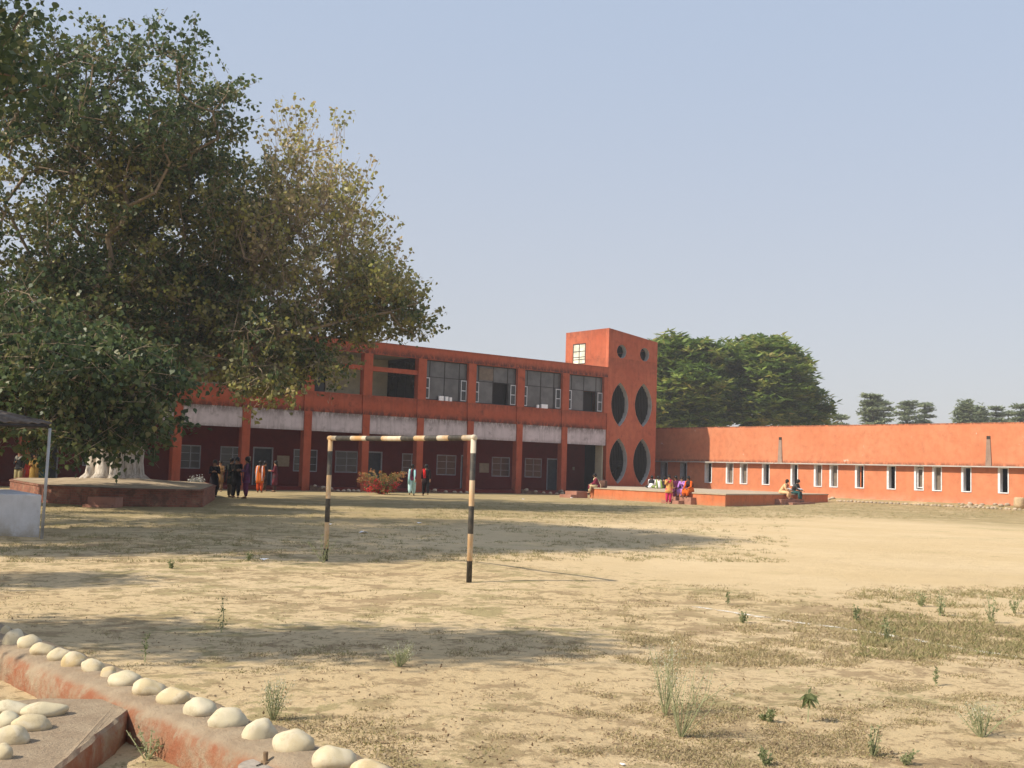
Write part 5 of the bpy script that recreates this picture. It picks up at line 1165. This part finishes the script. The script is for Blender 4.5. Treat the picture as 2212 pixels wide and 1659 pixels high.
def person(lab, p, face, h=1.6, pose='stand', arm='down', top=(.3, .1, .1), pants=(.2, .2, .2), dup=None, dupc=None, hem=None, hair='braid', skin='skin', sleeve=.8, group=None, **o):
    d = fw*math.cos(face)+rt*math.sin(face)            # face: 0 = away from the viewer, clockwise
    P_ = empty('person', tuple(p), math.atan2(d[1], d[0])-PI/2, lab, 'person', group); k = h/1.6; J = joints(pose, arm, o)
    names = ['pel', 'spi', 'che', 'nec', 'h0', 'h1', 'h2']; R = {'pel': .115, 'spi': .10, 'che': .115, 'nec': .045, 'h0': .062, 'h1': .085, 'h2': .078}
    vs, es, rad, ix = [], [], [], {}
    def add(nm, v, r): ix[nm] = len(vs); vs.append(v*k); rad.append(r*k)
    for nm in names: add(nm, J[nm], R[nm])
    for a, b in zip(names[:-1], names[1:]): es.append((ix[a], ix[b]))
    for s in 'LR':
        for nm, r in (('sho', .055), ('elb', .038), ('wri', .026)): add(nm+s, J[nm+s], r)
        es += [(ix['che'], ix['sho'+s]), (ix['sho'+s], ix['elb'+s]), (ix['elb'+s], ix['wri'+s])]
        hd = J['wri'+s]-J['elb'+s]; hd = hd/np.linalg.norm(hd); pm = J['wri'+s]+hd*.06; add('pal'+s, pm, .027); es.append((ix['wri'+s], ix['pal'+s]))
        for nm, r in (('hip', .085), ('kne', .055), ('ank', .036), ('toe', .03)): add(nm+s, J[nm+s], r)
        es += [(ix['pel'], ix['hip'+s]), (ix['hip'+s], ix['kne'+s]), (ix['kne'+s], ix['ank'+s]), (ix['ank'+s], ix['toe'+s])]
    roots = [ix['pel']]
    for s in 'LR':                                       # five fingers, each its own short chain rooted in the palm
        hd = unit(J['wri'+s]-J['elb'+s]); side = unit(np.cross(hd, V3(0, 1, .3))); cu_ = unit(np.cross(side, hd))
        if cu_[1] < 0: cu_ = -cu_
        for q, ln in enumerate((.070, .080, .074, .058)):
            b = J['pal'+s] if False else J['wri'+s]+hd*.065+side*(q-1.5)*.017; i0 = len(vs); roots.append(i0)
            for t, bend in ((0, 0), (.55, .1), (1.0, .42)): vs.append((b+hd*ln*t+cu_*ln*bend)*k); rad.append(.0085*k)
            es += [(i0, i0+1), (i0+1, i0+2)]
        b = J['wri'+s]+hd*.03+side*-.02; i0 = len(vs); roots.append(i0)
        for t in (0, .5, 1): vs.append((b+(-side*.035+hd*.035+cu_*.012)*t)*k); rad.append(.0095*k)
        es += [(i0, i0+1), (i0+1, i0+2)]
    hc = J['h1']; i0 = len(vs); roots.append(i0); vs += [(hc+V3(0, .07, .005))*k, (hc+V3(0, .098, -.022))*k]; rad += [.012*k, .013*k]; es.append((i0, i0+1))
    for sx in (-1, 1): i0 = len(vs); roots.append(i0); vs += [(hc+V3(.083*sx, -.005, -.005))*k, (hc+V3(.09*sx, -.008, .02))*k]; rad += [.011*k, .012*k]; es.append((i0, i0+1))
    me = bpy.data.meshes.new('body'); me.from_pydata([tuple(v) for v in vs], es, []); ob = link_mesh('body', me, M[skin], P_)
    sk_ = ob.modifiers.new('skin', 'SKIN'); ss = ob.modifiers.new('sub', 'SUBSURF'); ss.levels = 1; ss.render_levels = 1; sk_.use_smooth_shade = True
    lay = me.skin_vertices[0] if me.skin_vertices else None
    if lay is None:
        bm = bmesh.new(); bm.from_mesh(me); bm.verts.layers.skin.verify(); bm.to_mesh(me); bm.free(); lay = me.skin_vertices[0]
    for i, r in enumerate(rad): lay.data[i].radius = (r, r); lay.data[i].use_root = i in roots
    f = MB()
    for sx in (-1, 1): f.blob((hc+V3(.031*sx, .079, .008))*k, (.013*k, .008*k, .007*k), 6, 4)
    f.blob((hc+V3(0, .080, -.052))*k, (.022*k, .008*k, .006*k), 6, 4); f.build('face_features', M['feature'], P_, True, local=True)
    hr = MB(); hb = lambda dd: 1+.05*mnoise.noise(Vector(dd*3))
    hr.blob((hc+V3(0, -.018, .03))*k, (.102*k, .10*k, .105*k), 12, 8, hb); hr.blob((hc+V3(0, -.045, -.03))*k, (.085*k, .06*k, .08*k), 10, 6)
    if hair == 'braid': hr.tube([(hc+V3(0, -.09, -.04))*k, (hc+V3(.01, -.115, -.18))*k, (hc+V3(0, -.12-.03, -.36))*k, (hc+V3(.01, -.13, -.50))*k], [.032*k, .028*k, .024*k, .010*k], 7)
    elif hair == 'bun': hr.blob((hc+V3(0, -.115, .0))*k, (.05*k, .045*k, .05*k), 8, 6)
    hr.build('hair', M['hair'], P_, True, local=True)
    # long tunic
    T = MB(); n = J['nec']; hm = hem if hem is not None else .52; ref = (1, 0, 0)
    if pose == 'stand':
        pts = [n+V3(0, 0, .0), n+V3(0, 0, -.035), J['che']+V3(0, 0, -.02), J['spi']+V3(0, 0, -.04), V3(0, 0, .86), V3(0, .01, (hm+.86)/2), V3(0, .01, hm)]
        rx = [.055, .165, .165, .135, .175, .195, .215]; ry = [.05, .075, .115, .10, .125, .135, .15]
    else:
        pts = [n, n+V3(0, 0, -.035), J['che']+V3(0, 0, -.02), J['spi'], V3(0, 0, .12), V3(0, 0, .015)]; rx = [.055, .165, .17, .145, .19, .20]; ry = [.05, .075, .115, .11, .15, .16]
    T.tube([q*k for q in pts], [r*k for r in rx], 16, ref=ref, ry=[r*k for r in ry])
    if pose in ('sit', 'squat'): 
        kz = (J['kneL']+J['kneR'])/2
        T.tube([V3(0, .0, .10)*k, ((V3(0, .04, .10)+kz)/2)*k, (kz+V3(0, .03, -.01))*k, (kz+V3(0, .07, -.16))*k], [.19*k, .20*k, .19*k, .17*k], 14, ref=ref, ry=[.10*k, .10*k, .09*k, .05*k])
    if pose == 'floor': T.tube([V3(0, -.05, .09)*k, V3(0, .2, .10)*k, V3(0, .36, .07)*k], [.22*k, .30*k, .22*k], 14, ref=ref, ry=[.09*k, .08*k, .05*k])
    for s in 'LR':
        a, b, c = J['sho'+s], J['elb'+s], J['wri'+s]; c2 = b+(c-b)*sleeve
        T.tube([(a+V3(0, 0, .02)-(V3(.05, 0, 0) if s == 'R' else V3(-.05, 0, 0)))*k, a*k, ((a+b)/2)*k, b*k, c2*k], [.05*k, .066*k, .058*k, .052*k, .045*k], 10)
    T.build('tunic', C_(top), P_, True, local=True)
    Q = MB()
    for s in 'LR':
        a, b, c = J['hip'+s], J['kne'+s], J['ank'+s]; w = o.get('baggy', 1.0)
        Q.tube([a*k, ((a+b)/2)*k, b*k, ((b+c)/2)*k, (c+(b-c)*.06)*k], [.105*k, .10*w*k, .088*w*k, .08*w*k, .05*k], 10)
    Q.build('trousers', C_(pants), P_, True, local=True)
    if dup:
        S_ = MB(); dc = C_(dupc); e = np.array
        def rib(pts, w=.055, t=.014): S_.tube([q*k for q in pts], [w*k]*len(pts), 8, ref=None, ry=[t*k]*len(pts)) if False else S_.tube([q*k for q in pts], [w*.8*k]+[w*k]*(len(pts)-2)+[w*.9*k], 8, ref=(1, 0, 0), ry=[t*k]*len(pts))
        zb = J['pel'][2]
        if dup == 'back':                                  # both ends hang down the back
            for sx in (-1, 1): rib([n+V3(.05*sx, .12, -.13), n+V3(.10*sx, .07, -.02), n+V3(.125*sx, -.02, .01), n+V3(.135*sx, -.12, -.10), V3(.15*sx, -.155, zb+.05), V3(.16*sx, -.175, zb-.30)], o.get('dw', .05))
        elif dup == 'front':                               # looped low over the chest, ends behind
            for sx in (-1, 1): rib([n+V3(.02*sx, .135, -.15), n+V3(.09*sx, .09, -.05), n+V3(.12*sx, -.01, .012), n+V3(.13*sx, -.12, -.12), V3(.13*sx, -.16, zb+.1)])
        elif dup == 'shoulder':                            # one broad fall over the left shoulder
            rib([V3(-.12, .16, zb-.22), V3(-.12, .15, zb+.15), n+V3(-.11, .10, -.08), n+V3(-.12, -.01, .015), n+V3(-.12, -.12, -.12), V3(-.10, -.15, zb)], .075, .016)
        elif dup == 'wrap':                                # shawl round the shoulders
            S_.tube([(n+V3(0, 0, .01))*k, (n+V3(0, 0, -.05))*k, (J['che']+V3(0, 0, .0))*k, (J['spi']+V3(0, 0, .0))*k], [.075*k, .19*k, .205*k, .20*k], 16, ref=ref, ry=[.065*k, .10*k, .135*k, .13*k])
        S_.build('dupatta', dc, P_, True, local=True)
    fm = MB()
    for s in 'LR': a, b = J['ank'+s], J['toe'+s]; fm.tube([(a+V3(0, -.03, -.045))*k, (b+V3(0, 0, -.005))*k, (b+V3(0, .035, -.01))*k], [.03*k, .04*k, .02*k], 8, ref=(1, 0, 0), ry=[.018*k, .02*k, .01*k])
    fm.build('sandals', C_(o.get('shoe', (.06, .04, .03))), P_, True, local=True)
    return P_
def at_head(x, yfoot): return G(x, yfoot)
g1, g2, g3, g4 = 'people behind the plinth', 'people chatting beside the plinth', 'people walking to the verandah', 'people sitting round the stage'
def stand_at(x, yf, ytop, **kw):
    p = G(x, yf); h = (yf-ytop)*p.dot(fw)/FPX; return dict(p=p, h=max(1.45, min(1.78, h*1.0)), **kw)
def far(x, d): p = cl((x-1106)*d/FPX, d); p[2] = 0; return p
person('person in a dark sweater and khaki trousers behind the left of the plinth', far(51, 51), PI+.2, 1.70, arm=('down', 'fold'), top=(.02, .02, .022), pants=(.30, .25, .13), hem=.80, hair='short', dup='front', dupc=(.2, .19, .16), group=g1)
person('person in a mustard sari draped over the shoulder, behind the plinth', far(84, 51), PI-.3, 1.62, arm='hold', top=(.28, .17, .04), pants=(.26, .16, .04), hem=.25, dup='shoulder', dupc=(.32, .20, .05), group=g1)
person('person in bright red half hidden beside the mustard sari', far(74, 53), PI+.1, 1.55, arm='down', top=(.55, .045, .02), pants=(.5, .04, .03), hem=.5, group=g1)
person('person in dark teal and brown shawl right of the mustard sari', far(101, 52.5), PI/2+.3, 1.58, arm='fold', top=(.03, .09, .10), pants=(.03, .08, .09), hem=.4, dup='wrap', dupc=(.13, .08, .03), group=g1)
person('person in black with folded arms at the right corner of the plinth', **stand_at(461, 1074, 995), face=PI-.2, arm='fold', top=(.012, .01, .014), pants=(.015, .012, .015), hem=.35, group=g2)
person('person in tan print behind, between the black dress and the grey-green one', far(484, 55), PI, 1.5, arm='hold', top=(.19, .11, .05), pants=(.16, .10, .06), hem=.5, group=g2)
person('person in grey-green tunic and tan trousers turned to the friend in purple', **stand_at(497, 1074.5, 990), face=PI/2+.5, arm='hold', top=(.055, .06, .05), pants=(.16, .115, .07), hem=.56, dup='back', dupc=(.05, .06, .05), group=g2)
person('person in black standing close between the grey-green and purple outfits', **stand_at(509, 1075.5, 989), face=PI, arm='hold', top=(.015, .013, .012), pants=(.012, .010, .010), hem=.5, group=g2)
person('person in purple outfit with a long shawl, seen side-on by the column', **stand_at(531, 1077, 988), face=-PI/2-.2, arm='hold', top=(.15, .05, .13), pants=(.14, .03, .08), hem=.60, dup='shoulder', dupc=(.07, .075, .10), baggy=1.15, group=g2)
person('person in vivid orange seen from behind with a long braid and white scarf ends', **stand_at(560, 1064, 996), face=.05, arm='down', top=(.55, .13, .015), pants=(.50, .07, .015), hem=.48, dup='back', dupc=(.62, .52, .55), dw=.026, group=g2)
person('person in maroon standing right of the orange outfit, holding papers', **stand_at(593, 1063, 996), face=-PI/2, arm='hold', top=(.11, .02, .03), pants=(.05, .03, .03), hem=.35, skin='skin2', group=g2)
person('person in dark clothes in the doorway shade left of the maroon outfit', far(580, 58.2)+V3(0, 0, .0), PI/2, 1.55, arm='hold', top=(.04, .025, .025), pants=(.07, .05, .035), hem=.4, group=g2)
person('person in maroon tunic with pale turquoise scarf and trousers walking away', **stand_at(889, 1071, 1004), face=.0, arm='swing', top=(.17, .03, .07), pants=(.42, .62, .62), dup='back', dupc=(.32, .58, .60), hem=.84, stride=.5, baggy=1.2, group=g3)
person('person in black with a red scarf walking away beside the turquoise scarf', **stand_at(919, 1071, 1004), face=-.25, arm='swing', top=(.02, .012, .012), pants=(.012, .01, .01), dup='shoulder', dupc=(.60, .02, .02), hem=.62, stride=-.5, group=g3)
ST = .62
def on_stage(x, y): return PZ(x, y, ST)
person('person in beige and maroon sitting sideways at the left end of the stage', V3(43.95, 48.0, ST), -PI/2-.1, 1.6, 'sit', 'lap', top=(.20, .025, .05), pants=(.60, .47, .28), dup='back', dupc=(.62, .50, .34), hair='bun', skin='skin2', drop=.36, lean=.08, nod=.8, group=g4)
p = on_stage(1407, 1054.5); person('person in white with black hair down the back, left of the pair on the stage', p, .2, 1.55, 'floor', 'lap', top=(.78, .76, .80), pants=(.03, .03, .03), dup='wrap', dupc=(.03, .03, .035), lean=.12, nod=.8, group=g4)
p = on_stage(1423, 1055.5); person('person in white with a green scarf sitting on the stage, seen from behind', p, -.1, 1.55, 'floor', 'lap', top=(.80, .74, .76), pants=(.2, .25, .08), dup='back', dupc=(.22, .30, .06), lean=.1, nod=.7, group=g4)
p = on_stage(1433, 1055.0); person('person in dark brown sitting on the stage beside the green scarf', p, .4, 1.5, 'floor', 'lap', top=(.03, .02, .018), pants=(.03, .02, .018), lean=.1, nod=.7, group=g4)
person('person standing in mustard and peach tunic with pink trousers by the stage steps', **stand_at(1444, 1088, 1029), face=PI+.1, arm=('down', 'face'), top=(.62, .32, .10), pants=(.58, .03, .12), dup='front', dupc=(.60, .02, .08), hem=.60, skin='skin2', group=g4)
def edge(fr, inset=.16):
    a, b = np.array(A), np.array(Bc); q = a+(b-a)*fr; return V3(q[0]+inset, q[1], ST)
def pick_edge(x):
    return min(np.linspace(.05, .98, 500), key=lambda f: abs(((edge(f)-CAMP).dot(R3)/(edge(f)-CAMP).dot(F2))*FPX+IW/2-x))
person('person in dark plum sitting on the stage edge beside the pink trousers', edge(pick_edge(1464)), -PI/2-.75, 1.6, 'sit', 'lap', top=(.09, .012, .05), pants=(.10, .015, .055), dup='shoulder', dupc=(.07, .012, .05), drop=.46, lean=.1, nod=.3, group=g4)
person('person in lavender sitting on the stage edge with a hand raised', edge(pick_edge(1478)), -PI/2-.9, 1.55, 'sit', ('face', 'lap'), top=(.42, .20, .55), pants=(.50, .28, .62), dup='front', dupc=(.45, .22, .6), drop=.28, lean=.14, nod=.2, skin='skin2', group=g4)
person('person in orange outfit with black sleeves sitting above the stage steps', edge(pick_edge(1492)), -PI/2-.8, 1.62, 'sit', 'lap', top=(.62, .11, .015), pants=(.62, .13, .015), dup='wrap', dupc=(.035, .02, .02), drop=.28, lean=.12, nod=.6, baggy=1.25, group=g4)
def edge2(fr, inset=.16):
    a, b = np.array(Bc), np.array(Cc); q = a+(b-a)*fr; d = (b-a)/np.linalg.norm(b-a); nn = np.array([-d[1], d[0]]); q = q+nn*inset; return V3(q[0], q[1], ST)
def pick_edge2(x):
    best = min(np.linspace(.2, .98, 400), key=lambda f: abs(((edge2(f)-CAMP).dot(R3)/(edge2(f)-CAMP).dot(F2))*FPX+IW/2-x)); return best
p5 = edge2(pick_edge2(1688)); p6 = edge2(pick_edge2(1712))
person('person in peach with a red scarf reading on the right steps of the stage', p5, PI*.72, 1.6, 'sit', 'lap', top=(.70, .44, .24), pants=(.68, .46, .26), dup='shoulder', dupc=(.50, .05, .03), drop=.28, lean=.18, nod=1.0, skin='skin2', group=g4)
person('person in dark green sitting beside the reader in peach, sheet on lap', p6, PI*.70, 1.62, 'sit', 'lap', top=(.04, .045, .045), pants=(.025, .085, .085), dup='wrap', dupc=(.06, .055, .055), drop=.45, lean=.18, nod=1.0, skin='skin2', hair='bun', group=g4)
for q, lab, s in ((p5, 'white sheet on the lap of the reader in peach', .15), (p6, 'white sheet on the lap of the sitter in dark green', .19)):
    d = fw*math.cos(PI*.71)+rt*math.sin(PI*.71); c = q+d*.44+V3(0, 0, .27); r = V3(d[1], -d[0], 0); m = MB(); a = [c-r*s-d*.10+V3(0, 0, .06), c+r*s-d*.10+V3(0, 0, .06), c+r*s+d*.12, c-r*s+d*.12]
    m.add(a+[v-V3(0, 0, .01) for v in a], [(3, 2, 1, 0), (4, 5, 6, 7), (0, 1, 5, 4), (1, 2, 6, 5), (2, 3, 7, 6), (3, 0, 4, 7)]); tag(m.build('paper_sheet', M['paper']), lab, 'paper', 'sheets being read')
# school bag on the stage
c = V3(44.6, 48.2, ST); BG = empty('school_bag', tuple(c), .3, 'brown bag on the stage leaning behind the person in beige and maroon', 'bag')
m = MB(); m.box(-.14, .14, -.2, .2, 0, .42); m.build('bag_body', plain('brown_canvas', (.12, .06, .04), .85), BG, True, .05, local=True)
m = MB().box(.141, .19, -.14, .14, .05, .24); m.build('pocket', plain('bag_pocket', (.16, .085, .055), .85), BG, True, .02, local=True); MB().tube([(0, -.06, .41), (0, 0, .50), (0, .06, .41)], .012, 6).build('handle', M['mullion'], BG, local=True)

# ------------------------------------------------------------------ hazy air
hm = bpy.data.materials.new('haze_air'); hm.use_nodes = True; nt = hm.node_tree; nt.nodes.clear(); o_ = nt.nodes.new('ShaderNodeOutputMaterial'); pv = nt.nodes.new('ShaderNodeVolumePrincipled')
pv.inputs['Color'].default_value = (.93, .93, .97, 1); pv.inputs['Density'].default_value = .0007; pv.inputs['Anisotropy'].default_value = 0.0
nt.links.new(pv.outputs[0], o_.inputs['Volume'])
HZ = MB().box(-1520, 2560, -1520, 2560, -1.5, 24).build('haze', hm); tag(HZ, kind='stuff')
